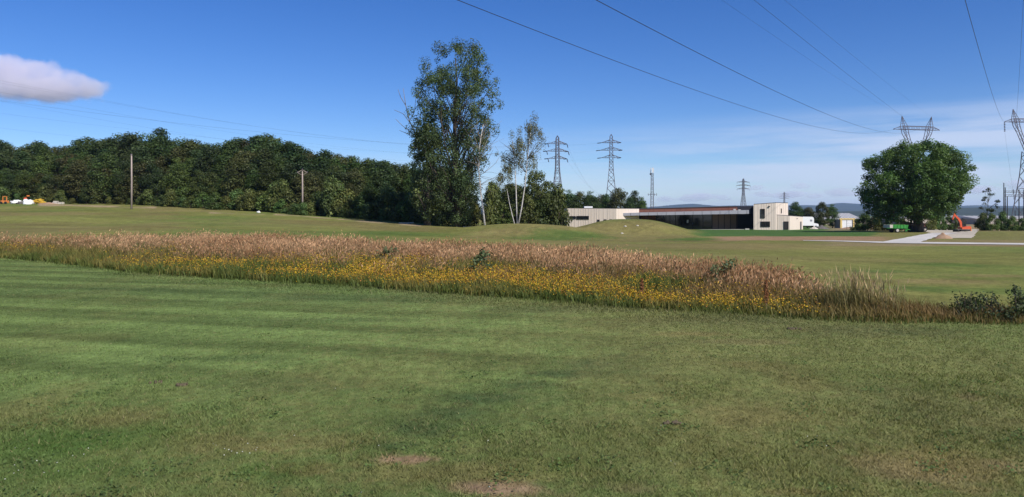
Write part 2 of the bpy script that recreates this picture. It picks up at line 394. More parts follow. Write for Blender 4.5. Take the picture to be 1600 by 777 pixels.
def turf(x, y, z):
    x = np.asarray(x); y = np.asarray(y)
    n = len(x)
    px = 800 + F * x / np.maximum(y, 1.0); py = HZ + F * (EYE - z) / np.maximum(y, 1.0)
    big = fbm(x / 14, y / 14, 21, 4); mid = fbm(x / 2.6, y / 2.6, 31, 4); fine = fbm(x / .35, y / .35, 41, 3)
    t, _ = meadow_t(x, y)
    behind = sstep(.3, 1.0, t)[:, None]
    c = np.repeat(C_GREEN[None], n, 0)
    # mown stripes on the green in front
    s = np.sin((x * .30 + y * .955 + .35 * (fbm(x / 6, y / 6, 77, 2) - .5)) * 2 * math.pi / 1.75)
    near = sstep(6.6, 8.8, y) * (1 - sstep(1.2, 3.4, x)) 
    s2 = np.sin((x * .22 + y * .975) * 2 * math.pi / .83 + 1.3)
    band_ = (.17 * (sstep(-.7, .7, s) * 2 - 1) + .09 * s2) * near * (.5 + fbm(x / 3, y / 1.2, 78, 3))
    oval = np.exp(-(((x + .3) / 7.5) ** 2 + ((y - 10.5) / 3.6) ** 2) ** 1.4)
    c = c * (1 + band_ + .13 * oval)[:, None]
    c[:, 0] *= 1 - .03 * oval
    f = np.repeat(C_FAIR[None], n, 0)
    dry = sstep(.48, .66, big)[:, None]
    f = f * (1 - dry * .75) + C_DRY * .9 * dry * .75
    streak = fbm(x / 11 + 3, y / 4.5, 51, 4)[:, None]
    f = f * (.70 + .60 * streak)
    lush2 = sstep(.5, .66, fbm(x / 18, y / 18, 91, 3))[:, None]
    f = f * (1 - .35 * lush2) + C_LUSH * 1.2 * .35 * lush2
    c = c * (1 - behind) + f * behind
    for (a, b, w, h, cc, st) in PATCH:
        q = ((x - a) / w) ** 2 + ((y - b) / h) ** 2
        k = np.where(q < 9)[0]
        if len(k) == 0: continue
        ed = .25 + .9 * fbm(x[k] / (.22 + w * .25) , y[k] / (.22 + h * .3), 61, 4) + .55 * vnoise(x[k] / .045, y[k] / .06, 62) + .25 * vnoise(x[k] / .12, y[k] / .15, 63)
        wgt = (st * (1 - sstep(.35, 1.5, np.sqrt(q[k]) * ed)))[:, None]
        c[k] = c[k] * (1 - wgt) + cc * wgt
    c *= (.87 + .26 * mid)[:, None]
    dd = sstep(.52, .68, fbm(x / 1.1, y / 1.1, 71, 4))[:, None] * (1 - behind)
    c = c * (1 - .17 * dd) + C_DRY * .9 * .17 * dd
    c *= (.86 + .28 * fine)[:, None]
    # soil under the meadow
    inm = (sstep(-.02, .05, t) * (1 - sstep(.9, 1.05, t)))[:, None]
    c = c * (1 - inm) + C_MEAD * inm
    # watered lawn, bare strips by the clubhouse and the wood, bunker-like sand
    def rect(x0, x1, y0, y1, fx=12, fy=1.2):
        jit = (fbm(x / 3, y / 6, 13, 3) - .5)
        return (sstep(x0 - fx, x0 + fx, px + jit * 40) * (1 - sstep(x1 - fx, x1 + fx, px + jit * 40)) * sstep(y0 - fy, y0 + fy, py + jit * 2.0) * (1 - sstep(y1 - fy, y1 + fy, py + jit * 2.0)))[:, None]
    fb = (y > 50)[:, None]
    k = rect(1090, 1372, 352, 369.5, 10, .8) * fb; c = c * (1 - k) + np.array((.062, .118, .030)) * k
    k = rect(1115, 1395, 369.8, 376, 25, 1.0) * fb * (.75 + .5 * mid[:, None]).clip(0, 1); c = c * (1 - k) + np.array((.27, .17, .10)) * k
    k = rect(1290, 1600, 346, 361, 14, .8) * fb * (y > 122)[:, None] * .8; c = c * (1 - k) + C_SOIL * .9 * k
    k = rect(1290, 1640, 375.2, 384.6, 30, 1.0) * fb * (.35 + .5 * mid[:, None]); c = c * (1 - k) + C_SOIL * .85 * k
    k = rect(1380, 1620, 360, 380, 10, 1.0) * fb * .45; c = c * (1 - k) + C_DRY * k
    for x0, x1, yy0, yy1, hh in ((60, 245, 320.5, 324.5, 1.5), (325, 412, 332.6, 335.6, 1.0), (430, 660, 335.5, 353, 1.1)):
        yc = yy0 + (yy1 - yy0) * np.clip((px - x0) / (x1 - x0), 0, 1)
        k = ((px > x0) & (px < x1) & (y > 70))[:, None] * np.exp(-((py - yc) / hh) ** 2)[:, None] * sstep(.3, .5, fbm(x / 4, y / 4, 8, 3))[:, None] * .85
        c = c * (1 - k) + np.array((.34, .25, .16)) * k
    c[(y > 320)] = c[(y > 320)] * .5 + np.array((.06, .08, .03)) * .5
    return np.clip(c, .005, 1)

rows = np.concatenate([np.linspace(-40, 3, 12), np.exp(np.linspace(math.log(3.3), math.log(22), 260)), np.exp(np.linspace(math.log(22.3), math.log(330), 330)), np.exp(np.linspace(math.log(345), math.log(8500), 50))])
us = np.linspace(-1.15, 1.15, 620)
UU, YY = np.meshgrid(us, rows)
XX = UU * (np.maximum(YY, 0) + 9.0)
XX = np.where(np.abs(UU) > 1.12, XX * 1.6, XX)
ZZ = terrain(XX, YY)
nr, ncol = XX.shape
gv = np.stack([XX.ravel(), YY.ravel(), ZZ.ravel()], 1)
idx = np.arange(nr * ncol).reshape(nr, ncol)
gf = np.stack([idx[:-1, :-1].ravel(), idx[:-1, 1:].ravel(), idx[1:, 1:].ravel(), idx[1:, :-1].ravel()], 1)
gm = bpy.data.materials.new('turf'); gm.use_nodes = True
nt = gm.node_tree; N = nt.nodes; L = nt.links; b = N['Principled BSDF']
at = N.new('ShaderNodeAttribute'); at.attribute_name = 'Col'
ge = N.new('ShaderNodeNewGeometry')
n1 = N.new('ShaderNodeTexNoise'); n1.inputs['Scale'].default_value = 9; n1.inputs['Detail'].default_value = 8; n1.inputs['Roughness'].default_value = .7
mp1 = N.new('ShaderNodeMapping'); mp1.inputs['Scale'].default_value = (1, .6, 1)
L.new(ge.outputs['Position'], mp1.inputs[0]); L.new(mp1.outputs[0], n1.inputs[0])
n3 = N.new('ShaderNodeTexNoise'); n3.inputs['Scale'].default_value = 1.1; n3.inputs['Detail'].default_value = 7; n3.inputs['Roughness'].default_value = .7
L.new(mp1.outputs[0], n3.inputs[0])
r1 = N.new('ShaderNodeMapRange'); r1.inputs[1].default_value = .3; r1.inputs[2].default_value = .7; r1.inputs[3].default_value = .62; r1.inputs[4].default_value = 1.38
r3 = N.new('ShaderNodeMapRange'); r3.inputs[1].default_value = .3; r3.inputs[2].default_value = .7; r3.inputs[3].default_value = .78; r3.inputs[4].default_value = 1.22
L.new(n1.outputs[0], r1.inputs[0]); L.new(n3.outputs[0], r3.inputs[0])
mm = N.new('ShaderNodeMath'); mm.operation = 'MULTIPLY'; L.new(r1.outputs[0], mm.inputs[0]); L.new(r3.outputs[0], mm.inputs[1])
vs = N.new('ShaderNodeVectorMath'); vs.operation = 'SCALE'; L.new(at.outputs['Color'], vs.inputs[0]); L.new(mm.outputs[0], vs.inputs['Scale'])
L.new(vs.outputs[0], b.inputs['Base Color'])
b.inputs['Roughness'].default_value = .95; b.inputs['Specular IOR Level'].default_value = .05
bp = N.new('ShaderNodeBump'); bp.inputs['Strength'].default_value = .5; bp.inputs['Distance'].default_value = .08
L.new(n1.outputs[0], bp.inputs['Height']); L.new(bp.outputs[0], b.inputs['Normal'])
ground = link('ground', np_mesh('ground', gv, gf, gm, turf(gv[:, 0], gv[:, 1], gv[:, 2]), smooth=True))
tag(ground, 'gently rolling golf turf, green in front and dry olive beyond', 'ground', kind='structure')

# far blue hills (own earth colours, the air between does the rest)
HILLM = mat('wooded_hillside', (.028, .04, .02), .95, var=.35, vscale=.012)
def ridge(name, d0, d1, prof, label):
    pxs = np.arange(-500, 2300, 6.0); V = []; Fs = []
    hp = np.interp(pxs, [p[0] for p in prof], [p[1] for p in prof])
    hp = hp + (fbm(pxs / 40, pxs * 0, 5, 4) - .5) * 2.2
    hz = EYE + (HZ - hp) / F * d1
    for i, p in enumerate(pxs):
        for (d, k) in ((d0, -8 - 0 * hz[i]), (d0 + (d1 - d0) * .5, hz[i] * .62), (d1, hz[i]), (d1 + 350, -8)):
            x, y = W(p, d); V.append((x, y, k))
    n = len(pxs)
    for i in range(n - 1):
        for j in range(3): Fs.append((i * 4 + j, (i + 1) * 4 + j, (i + 1) * 4 + j + 1, i * 4 + j + 1))
    me = np_mesh(name, np.array(V), np.array(Fs), HILLM, smooth=True)
    return tag(link(name, me), label, 'hills', kind='structure')
ridge('hills', 6300, 7600, [(-500, 326), (600, 326), (900, 327), (960, 326), (1010, 324), (1050, 321), (1085, 318.5), (1120, 321.5), (1160, 322), (1200, 321), (1240, 320.5), (1280, 321), (1315, 317.5), (1345, 319), (1400, 321), (1460, 322), (1520, 321), (1600, 322), (2300, 324)], 'distant blue hill ridge along the horizon')
ridge('hills', 2300, 2900, [(-500, 334), (1000, 333), (1180, 332), (1260, 331.5), (1330, 330.5), (1400, 328), (1450, 324.5), (1500, 324.5), (1560, 324.5), (1600, 325), (2300, 325)], 'nearer dark wooded hills behind the pale sheds')

# draped surfaces
def draped(name, spans, material, label, cat, lift=.035, nx=24):
    """spans: (photo row, first column, last column); laid on the ground there"""
    sp = np.array(spans, float); sp = sp[np.argsort(sp[:, 0])]; ys = []
    for i in range(len(sp) - 1): ys += list(np.linspace(sp[i, 0], sp[i + 1, 0], 7)[:-1])
    ys.append(sp[-1, 0]); ys = np.array(ys)
    xl = np.interp(ys, sp[:, 0], sp[:, 1]); xr = np.interp(ys, sp[:, 0], sp[:, 2])
    V = []; 
    for j, y in enumerate(ys):
        for i in range(nx):
            wob = (mnoise.noise((j * .9, 3.3, 0)) * 3 if i == 0 else mnoise.noise((j * .9, 9.3, 0)) * 3 if i == nx - 1 else 0)
            p = hit(xl[j] + (xr[j] - xl[j]) * i / (nx - 1) + wob, y)
            V.append((p[0], p[1], tz(p[0], p[1]) + lift))
    Fs = [(j * nx + i, j * nx + i + 1, (j + 1) * nx + i + 1, (j + 1) * nx + i) for j in range(len(ys) - 1) for i in range(nx - 1)]
    V = np.array(V); nv = len(V)
    return tag(link(name, np_mesh(name, V, np.array(Fs), material)), label, cat, kind='structure')
def strip(name, line, material, label, cat, lift=.04):
    V = []; Fs = []
    pts = []
    for i in range(len(line) - 1):
        for t in np.linspace(0, 1, 12)[:-1]: pts.append([a + (b_ - a) * t for a, b_ in zip(line[i], line[i + 1])])
    pts.append(line[-1])
    for (px, a, b_) in pts:
        pa = hit(px, a); pb = hit(px, b_)
        for k in range(5):
            t = k / 4; x = pa[0] + (pb[0] - pa[0]) * t; y = pa[1] + (pb[1] - pa[1]) * t
            V.append((x, y, tz(x, y) + lift))
    for i in range(len(pts) - 1):
        for k in range(4): Fs.append((i * 5 + k, (i + 1) * 5 + k, (i + 1) * 5 + k + 1, i * 5 + k + 1))
    return tag(link(name, np_mesh(name, np.array(V), np.array(Fs), material)), label, cat, kind='structure')
PATHM = mat('white_path_surface', (.50, .47, .43), .9, var=.22, vscale=.8, bump=.2)
strip('path', [(1255, 376.2, 376.7), (1310, 376.7, 377.8), (1380, 378.2, 380.4), (1450, 379, 381.4), (1520, 379.8, 382.2), (1600, 380.6, 383.2), (1800, 383, 386)], PATHM, 'narrow white path running level across the dry field', 'path', .04)
draped('path', [(379.2, 1376, 1438), (375, 1398, 1450), (371, 1420, 1462), (367.5, 1438, 1478), (364.5, 1458, 1500)], PATHM, 'wide white track climbing from the path towards the digger', 'track', .048)
draped('yard', [(372.5, 1490, 1518), (370, 1478, 1522), (366, 1462, 1524), (362, 1440, 1527), (358.5, 1436, 1530)], GRAVEL, 'pale gravel yard in front of the orange digger', 'yard', .03)

# ------------------------------------------------------------------ leaves and trees
def unit(v): return v / np.maximum(np.linalg.norm(v, axis=1, keepdims=True), 1e-9)
def leaf_quads(pos, nrm, size, col, aspect=.62):
    n = len(pos)
    r = rng.normal(size=(n, 3)); t = unit(np.cross(nrm, r)); bt = np.cross(nrm, t)
    s = size[:, None] * .5
    fold = nrm * s * .25
    V = np.stack([pos - t * s, pos - bt * s * aspect + fold, pos + t * s, pos + bt * s * aspect + fold], 1).reshape(-1, 3)
    Fc = np.arange(4 * n).reshape(n, 4)
    return V, Fc, np.repeat(col, 4, 0)
def clump_leaves(C, rad, nleaf, size, base, flat=.75, cvar=.25, lvar=.25, up=.45, warm=.34):
    C = np.asarray(C); rad = np.asarray(rad); p = rad ** 2; p = p / p.sum()
    k = rng.choice(len(C), nleaf, p=p)
    d = unit(rng.normal(size=(nleaf, 3)))
    rr = rad[k] * rng.random(nleaf) ** .42
    pos = C[k] + d * rr[:, None] * np.array([1, 1, flat])
    nrm = unit(d + np.array([0, 0, up]) + rng.normal(size=(nleaf, 3)) * .55)
    ct = 1 + (rng.random(len(C)) - .5) * 2 * cvar; cw = (rng.random(len(C)) - .5) * warm
    lt = ct[k] * (1 + (rng.random(nleaf) - .5) * 2 * lvar)
    col = np.array(base)[None] * lt[:, None]
    col[:, 0] *= 1 + cw[k] * .6; col[:, 2] *= 1 - cw[k] * .5
    return leaf_quads(pos, nrm, size * (.65 + .7 * rng.random(nleaf)), col)
def limb(mb, p, q, r0, r1, bend=.08, seg=5, sides=5):
    p = np.array(p, float); q = np.array(q, float); L_ = np.linalg.norm(q - p)
    o = rng.normal(size=3) * L_ * bend; o[2] += L_ * bend * .6
    pts = [p + (q - p) * t + o * math.sin(math.pi * t) for t in np.linspace(0, 1, seg)]
    mb.tube(pts, list(np.linspace(r0, r1, seg)), sides, cap=False)
def envelope_clusters(env, n, r0, r1, lean=(0, 0), inner=.35):
    """env: list of (z, left reach, right reach); cluster centres inside, mostly near the skin"""
    e = np.array(env, float); zs = e[:, 0]
    zz = np.linspace(zs[0], zs[-1], 200); w = np.interp(zz, zs, (e[:, 1] + e[:, 2]) / 2); cdf = np.cumsum(w + .05); cdf /= cdf[-1]
    z = np.interp(rng.random(n), cdf, zz)
    th = rng.random(n) * 2 * math.pi
    rr = (inner + (1 - inner) * rng.random(n) ** .6)
    rad = r0 + (r1 - r0) * rng.random(n)
    lo = np.interp(z, zs, e[:, 1]); hi = np.interp(z, zs, e[:, 2]); dep = (lo + hi) / 2
    cx = np.cos(th); cy = np.sin(th)
    reach = np.where(cx < 0, lo, hi)
    x = cx * np.maximum(reach - rad * .75, .05) * rr; y = cy * np.maximum(dep - rad * .75, .05) * rr
    return np.stack([x, y, z], 1), rad
def tree_meshes(env, h, trunk_r, ncl, r0, r1, nleaf, lsize, base, first=.25, barkm=None, flat=.75, inner=.35, limbs=None, cvar=.28, ascend=.45, trunk_top=.8, wob=.02):
    C, rad = envelope_clusters(env, ncl, r0, r1, inner=inner)
    V, Fc, col = clump_leaves(C, rad, nleaf, lsize, base, flat, cvar)
    crown = np_mesh('crown', V, Fc, LEAF, col)
    mb = MB()
    zt = h * trunk_top
    tp = [(rng.normal() * h * wob * (t > .05), rng.normal() * h * wob * (t > .05), -.3 + (zt + .3) * t) for t in np.linspace(0, 1, 8)]
    tr = [trunk_r * (1.35 if i == 0 else 1) * (1 - .85 * i / 7) for i in range(8)]
    mb.tube(tp, tr, 10)
    pick = rng.choice(len(C), min(limbs or ncl, ncl), replace=False)
    tzs = [p[2] for p in tp]
    for i in pick:
        c = C[i]; hr = math.hypot(c[0], c[1])
        z0 = np.clip(c[2] - hr * (1 / math.tan(ascend * math.pi / 2) if ascend < 1 else 0) * .8 - .3, h * first * .6, zt * .97)
        p = (np.interp(z0, tzs, [q[0] for q in tp]), np.interp(z0, tzs, [q[1] for q in tp]), z0)
        rr = max(.025, trunk_r * .32 * (1 - z0 / (h * 1.1)))
        limb(mb, p, c, rr, max(.012, rr * .25))
    return crown, mb.mesh('trunk', barkm or BARK, smooth=True)
def plant_tree(name, meshes, loc, label, cat='tree', group=None, rz=0, s=1.0, sz=None):
    o = empty(name, loc, rz); o.scale = (s, s, sz if sz else s)
    tag(o, label, cat, group)
    link('crown', meshes[0], o); link('trunk', meshes[1], o)
    return o

# forest prototypes about 10 m tall
FOREST = []
FB = [(.052, .078, .020), (.066, .080, .024), (.044, .072, .024), (.074, .078, .028), (.058, .090, .022), (.044, .064, .020)]
for k in range(6):
    w = 2.5 + .5 * rng.random()
    env = [(1.2, w * .55, w * .6), (3, w * .95, w), (5.5, w, w * .95), (7.8, w * .8, w * .75), (9.2, w * .42, w * .45), (10, .25, .25)]
    FOREST.append(tree_meshes(env, 10, .22, 60, .7, 1.35, 8500, .27, FB[k], flat=.8, limbs=16, cvar=.24))
SHRUB = []
for k in range(4):
    env = [(.1, 1.1, 1.1), (.7, 1.5, 1.45), (1.5, 1.3, 1.35), (2.2, .7, .8), (2.6, .2, .2)]
    SHRUB.append(tree_meshes(env, 2.6, .07, 26, .38, .7, 2600, .2, [(.086, .128, .032), (.096, .122, .036), (.074, .114, .032), (.104, .124, .034)][k], flat=.85, limbs=14, first=.05))
SKY_ = np.array([(-120, 222), (0, 217), (50, 221), (95, 228), (125, 217), (165, 212), (200, 206), (250, 207), (290, 213), (340, 221), (370, 213), (410, 211), (450, 218), (480, 229), (520, 238), (560, 242), (600, 248), (650, 254), (720, 262), (780, 280)], float)
EDGE = np.array([(-120, 158), (0, 154), (240, 141), (430, 130), (660, 114), (780, 112)], float)
WOODG = 'broadleaf trees of the dense wood'
WOODL = 'dark green broadleaf tree massed in the dense wood beyond the field'
for row in range(4):
    px = -110.0 + row * 6
    while px < 720:
        p = px + rng.normal() * 4
        d = np.interp(p, EDGE[:, 0], EDGE[:, 1]) + 4 + row * 11 + rng.normal() * 2.2
        x, y = W(p, d); z = tz(x, y)
        top = np.interp(p, SKY_[:, 0], SKY_[:, 1]) + [44, 22, 5, 3][row] + rng.normal() * [10, 7, 3.5, 3][row] + 3
        if row == 0 and 145 < p < 200: top += 0
        h = (Zat(top, d) - z)
        k = rng.integers(6); s = h / 10
        ws = min(s * 1.15, 1.7) * (1.0 + .25 * rng.random())
        plant_tree('broadleaf_tree', FOREST[k], (x, y, z), WOODL, 'tree', WOODG, rng.random() * 6.28, ws, s)
        px += 15 + 3 * rng.random()
# shrubs along the edge of the wood
for (a, b_, step, ytop, off) in ((252, 432, 9, 304, -2.5), (432, 668, 9, 306, -2.5), (440, 660, 15, 322, -4), (95, 240, 17, 304, 1.5), (-60, 95, 20, 300, 3)):
    px = a
    while px < b_:
        d = np.interp(px, EDGE[:, 0], EDGE[:, 1]) + off + rng.normal() * .8
        x, y = W(px, d); z = tz(x, y)
        tp = ytop + rng.normal() * 5
        if a == 432 or a == 440: tp = (0 if a == 432 else 20) + 303 + (px - 432) / 236 * 10 + rng.normal() * 10
        if 452 < px < 492: tp = 318; d = 120.8
        s = max((Zat(tp, d) - z) / 2.6, .5)
        plant_tree('shrub', SHRUB[rng.integers(4)], (x, y, z - .1), 'leafy green shrub in the low belt along the foot of the dense wood', 'shrub', 'shrubs along the foot of the wood', rng.random() * 6.28, min(s * 1.15, 1.7), s)
        px += step * (.8 + .5 * rng.random())

for px, yt, w, d_ in ((462, 318, 26, 121), (474, 316, 26, 120.6), (487, 314, 28, 121)):
    x, y = W(px, d_); z = tz(x, y); h = Zat(yt, d_) - z
    plant_tree('shrub', SHRUB[px % 4], (x, y, z - .1), 'leafy green shrub in the low belt along the foot of the dense wood', 'shrub', 'shrubs along the foot of the wood', px, w / F * d_ / 2.9, h / 2.6)
# the tall poplar pair
def at_ground(px, d):
    x, y = W(px, d); return (x, y, tz(x, y))
d = 103.0; k_ = d / F
base = at_ground(712, d)
def env_from_px(rows_, cx, d, zb):
    return [(Zat(y, d) - zb, (cx - l) / F * d, (r_ - cx) / F * d) for (y, l, r_) in rows_]
env = env_from_px([(342, 672, 744), (310, 655, 756), (280, 640, 760), (255, 636, 770), (225, 632, 776), (190, 628, 786), (160, 628, 788), (130, 632, 782), (108, 644, 778), (92, 656, 768), (77, 676, 758), (68, 698, 740)], 712, d, base[2])
POP = (.072, .104, .038)
big = tree_meshes(env, 25, .42, 380, .4, 1.15, 56000, .215, POP, first=.12, flat=1.15, inner=.1, cvar=.3, limbs=130, ascend=.30, trunk_top=.9, wob=.006)
o = plant_tree('poplar_tree', big, base, 'tallest tree, a loose upright poplar rising far above the wood', 'poplar')
mb = MB()
def px3(px, py, d, dd=0): x, y = W(px, d + dd); return (x, y, Zat(py, d + dd))
limbs_ = [[(690, 290), (668, 240), (652, 215), (640, 190), (634, 165), (630, 138)], [(652, 215), (640, 205), (628, 196), (618, 186)], [(640, 190), (648, 172), (650, 150)], [(634, 165), (626, 152), (622, 140)], [(645, 198), (630, 178), (616, 172)], [(652, 215), (634, 208), (624, 204)]]
for i, l in enumerate(limbs_):
    mb.tube([px3(a, b_, d, -.6 + .2 * i) for a, b_ in l], list(np.linspace(.13 if i == 0 else .05, .025, len(l))), 5)
br = mb.build('bare_limb', GREYW, o, off=base, smooth=True); tag(br, 'leafless grey limb sticking out of the crown')
base = at_ground(668, d - .5)
env = env_from_px([(345, 655, 690), (315, 640, 700), (285, 632, 705), (255, 630, 700), (230, 640, 700), (205, 652, 690), (190, 660, 682)], 668, d, base[2])
second = tree_meshes(env, 13.5, .40, 80, .5, 1.0, 8500, .27, POP, first=.12, flat=1.0, inner=.2, limbs=50, ascend=.32, wob=.008)
plant_tree('poplar_tree', second, base, 'shorter poplar with thick trunk under the tallest crown', 'poplar')

# birches
def birch(name, label, stems, twig_tops, cl, nleaf, lsize, base_rgb, loc, droop=True):
    o = empty(name, loc); tag(o, label, 'birch')
    mb = MB(); tw = MB()
    for st, r0 in stems: mb.tube([px3(a, b_, loc[1], dd) for a, b_, dd in st], list(np.linspace(r0 * .8, r0 * .18, len(st))), 7)
    for a, b_, n in twig_tops:
        for _ in range(n):
            q = px3(b_[0] + rng.normal() * b_[2], b_[1] + rng.normal() * b_[3], loc[1], rng.normal() * 1.0)
            limb(tw, px3(*a, loc[1]), q, .035, .012, bend=.12, seg=6, sides=4)
    mb.build('trunk', BIRCH, o, off=loc, smooth=True)
    tw.build('twigs', GREYW if not droop else BARK, o, off=loc)
    C = []; rad = []
    for (a, b_, r_, n) in cl:
        for _ in range(n):
            p = px3(a + rng.normal() * r_, b_ + rng.normal() * r_, loc[1], rng.normal() * .9); C.append(np.array(p) - loc); rad.append(.3 + .3 * rng.random())
    C = np.array(C); rad = np.array(rad)
    V, Fc, col = clump_leaves(C, rad, nleaf, lsize, base_rgb, 1.6 if droop else .9, .25)
    if droop:   # hanging strands
        n = nleaf // 2; k = rng.integers(len(C), size=n); st = rng.integers(0, 9, n)
        ang = (k * 7 + st) * 1.7; pos = C[k] + np.stack([np.cos(ang) * rad[k] * .8, np.sin(ang) * rad[k] * .8, -rng.random(n) * 1.5], 1) + rng.normal(size=(n, 3)) * .03
        cc = np.array(base_rgb)[None] * (.8 + .5 * rng.random(n))[:, None]
        v2, f2, c2 = leaf_quads(pos, unit(rng.normal(size=(n, 3))), np.full(n, lsize * .9), cc)
        f2 = f2 + len(V); V = np.concatenate([V, v2]); Fc = np.concatenate([Fc, f2]); col = np.concatenate([col, c2])
    link('crown', np_mesh('crown', V, Fc, LEAF, col), o)
    return o
b1 = at_ground(758, 99)
birch('birch_tree', 'nearly bare white birch with one leaning trunk beside the tall poplar', [([(758, 356, 0), (755, 330, 0), (751, 300, 0), (748, 265, 0), (749, 230, 0), (755, 195, 0)], .17)],
      [((749, 250), (776, 215, 6, 16), 9), ((749, 275), (775, 262, 7, 14), 7), ((749, 235), (738, 196, 6, 10), 6), ((751, 215), (764, 185, 8, 12), 8), ((750, 290), (782, 285, 6, 10), 4), ((748, 262), (735, 240, 5, 9), 4)],
      [(752, 235, 10, 4), (770, 225, 9, 4), (745, 262, 6, 3)], 800, .16, (.09, .10, .045), b1, droop=False)
b2 = at_ground(808, 97)
birch('birch_tree', 'cluster of slim white birch stems with drooping olive crowns', [([(805, 355, 0), (800, 335, 0), (796, 318, 0), (792, 295, .4)], .10), ([(808, 355, .3), (807, 320, .3), (806, 285, .4), (803, 240, .5), (800, 218, .5)], .12), ([(809, 355, -.2), (815, 325, -.2), (820, 292, -.3), (824, 250, -.3), (829, 208, -.3)], .13)],
      [((824, 250), (838, 222, 9, 14), 9), ((822, 270), (806, 245, 8, 14), 7), ((803, 240), (795, 232, 8, 12), 8), ((828, 215), (834, 200, 9, 5), 6)],
      [(828, 205, 9, 9), (840, 212, 6, 7), (815, 215, 6, 5), (826, 235, 8, 8), (800, 245, 8, 10), (793, 262, 8, 9), (806, 228, 6, 6), (820, 258, 9, 8), (785, 280, 6, 6)], 6500, .15, (.115, .118, .048), b2)

def tree_to(px, ytop, d, wpx, name, label, group=None, proto=None, tint=0, cat='tree'):
    x, y = W(px, d); z = tz(x, y); h = Zat(ytop, d) - z
    pool = FOREST if name.endswith('tree') else SHRUB; ref = 10 if pool is FOREST else 2.6; rw = 5.6 if pool is FOREST else 2.9
    k = proto if proto is not None else int(rng.integers(len(pool)))
    return plant_tree(name, pool[k], (x, y, z - .08), label, cat, group, rng.random() * 6.28, (wpx / F * d) / rw, h / ref)
# trees and bushes round the birches
env = [(.6, 2.2, 2.6), (2.0, 3.9, 4.0), (3.8, 3.8, 3.6), (5.6, 2.6, 2.4), (7.0, .5, .5)]
pale = tree_meshes(env, 7, .2, 60, .5, 1.0, 9000, .22, (.115, .135, .042), flat=.85, limbs=20)
bp_ = at_ground(838, 110); plant_tree('broadleaf_tree', pale, bp_, 'rounded pale olive bushy tree right behind the white birch stems', s=(Zat(264, 110) - bp_[2]) / 7.4)
tree_to(872, 296, 108, 44, 'shrub', 'dark rounded bush hiding the corner of the cream wing')
tree_to(800, 285, 114, 60, 'broadleaf_tree', 'dark bushy tree in the shade behind the birch cluster')
for px, yt, w in ((690, 306, 40), (735, 300, 44), (770, 292, 44), (722, 318, 34), (786, 318, 38), (842, 318, 44), (826, 312, 38)):
    tree_to(px, yt, 107 + rng.random() * 2, w, 'shrub', 'dark shaded bush in the thicket under the tall poplar and birches', 'bushes of the thicket under the poplar')
# wood behind the clubhouse
for px, yt, w, d in ((770, 286, 44, 200), (795, 290, 44, 205), (820, 292, 44, 202), (846, 296, 44, 206), (858, 298, 40, 198), (868, 298, 40, 205), (888, 297, 42, 212), (905, 299, 40, 216), (922, 299, 40, 206), (940, 300, 38, 210), (948, 304, 34, 196), (992, 300, 34, 205), (1003, 308, 26, 200), (928, 308, 36, 190), (900, 308, 40, 192), (985, 310, 32, 188)):
    tree_to(px, yt, d, w, 'broadleaf_tree', 'dark rounded tree in the wood behind the cream clubhouse wing', 'trees behind the clubhouse')
tree_to(967, 289, 190, 42, 'broadleaf_tree', 'lighter ragged topped tree rising above the clubhouse roof', proto=3)
for px, yt, w in ((1243, 316, 34), (1262, 321, 32), (1300, 319, 26)):
    tree_to(px, yt, 186 + rng.random() * 5, w, 'broadleaf_tree', 'dark green tree in the short row beyond the white truck', 'trees beyond the white truck')
tree_to(1284, 315, 184, 28, 'broadleaf_tree', 'spiky topped dark tree beyond the white truck and soil heaps', proto=1)

# the big oak
d = 117.0; base = at_ground(1432, d)
env = env_from_px([(341, 1356, 1468), (328, 1341, 1486), (315, 1337, 1492), (300, 1337, 1504), (278, 1338, 1514), (258, 1345, 1511), (242, 1362, 1496), (231, 1382, 1474), (224, 1410, 1452)], 1430, d, base[2])
oak = tree_meshes(env, 14, .78, 420, .45, 1.6, 72000, .28, (.084, .126, .028), first=.12, flat=.75, inner=.3, cvar=.36, limbs=26, ascend=.6, trunk_top=.75, wob=.01)
plant_tree('oak_tree', oak, base, 'massive round dark green oak standing alone by the track', 'oak')
# growth around the yard
for px, yt, w, dd in ((1352, 334, 34, 134), (1375, 331, 36, 132), (1398, 334, 34, 131), (1338, 340, 22, 138)):
    tree_to(px, yt, dd, w, 'shrub', 'bushy growth behind the green trailer under the oak', 'bushes behind the trailer')
for px, yt, w, dd in ((1452, 333, 26, 136), (1468, 330, 26, 138), (1482, 337, 20, 138), (1492, 341, 16, 139)):
    tree_to(px, yt, dd, w, 'shrub', 'olive bush between the oak trunk and the orange digger', 'bushes beside the digger')
for px, yt, w, dd in ((1536, 330, 26, 132), (1550, 334, 24, 130), (1567, 331, 26, 132), (1582, 338, 24, 131), (1597, 341, 26, 131), (1625, 338, 30, 132)):
    tree_to(px, yt, dd, w, 'shrub', 'dark scrubby bush in the rough hedge under the substation gantry', 'bushes under the gantry')
d = 133.0; base = at_ground(1543, d)
env = env_from_px([(340, 1534, 1552), (322, 1526, 1560), (310, 1526, 1562), (300, 1534, 1553), (291, 1541, 1546)], 1543, d, base[2])
thin = tree_meshes(env, 6.2, .1, 20, .3, .5, 800, .22, (.04, .062, .024), flat=.6, inner=.3, limbs=20, ascend=.5)
plant_tree('young_tree', thin, base, 'young open crowned tree above the bushes by the gantry', 'tree')

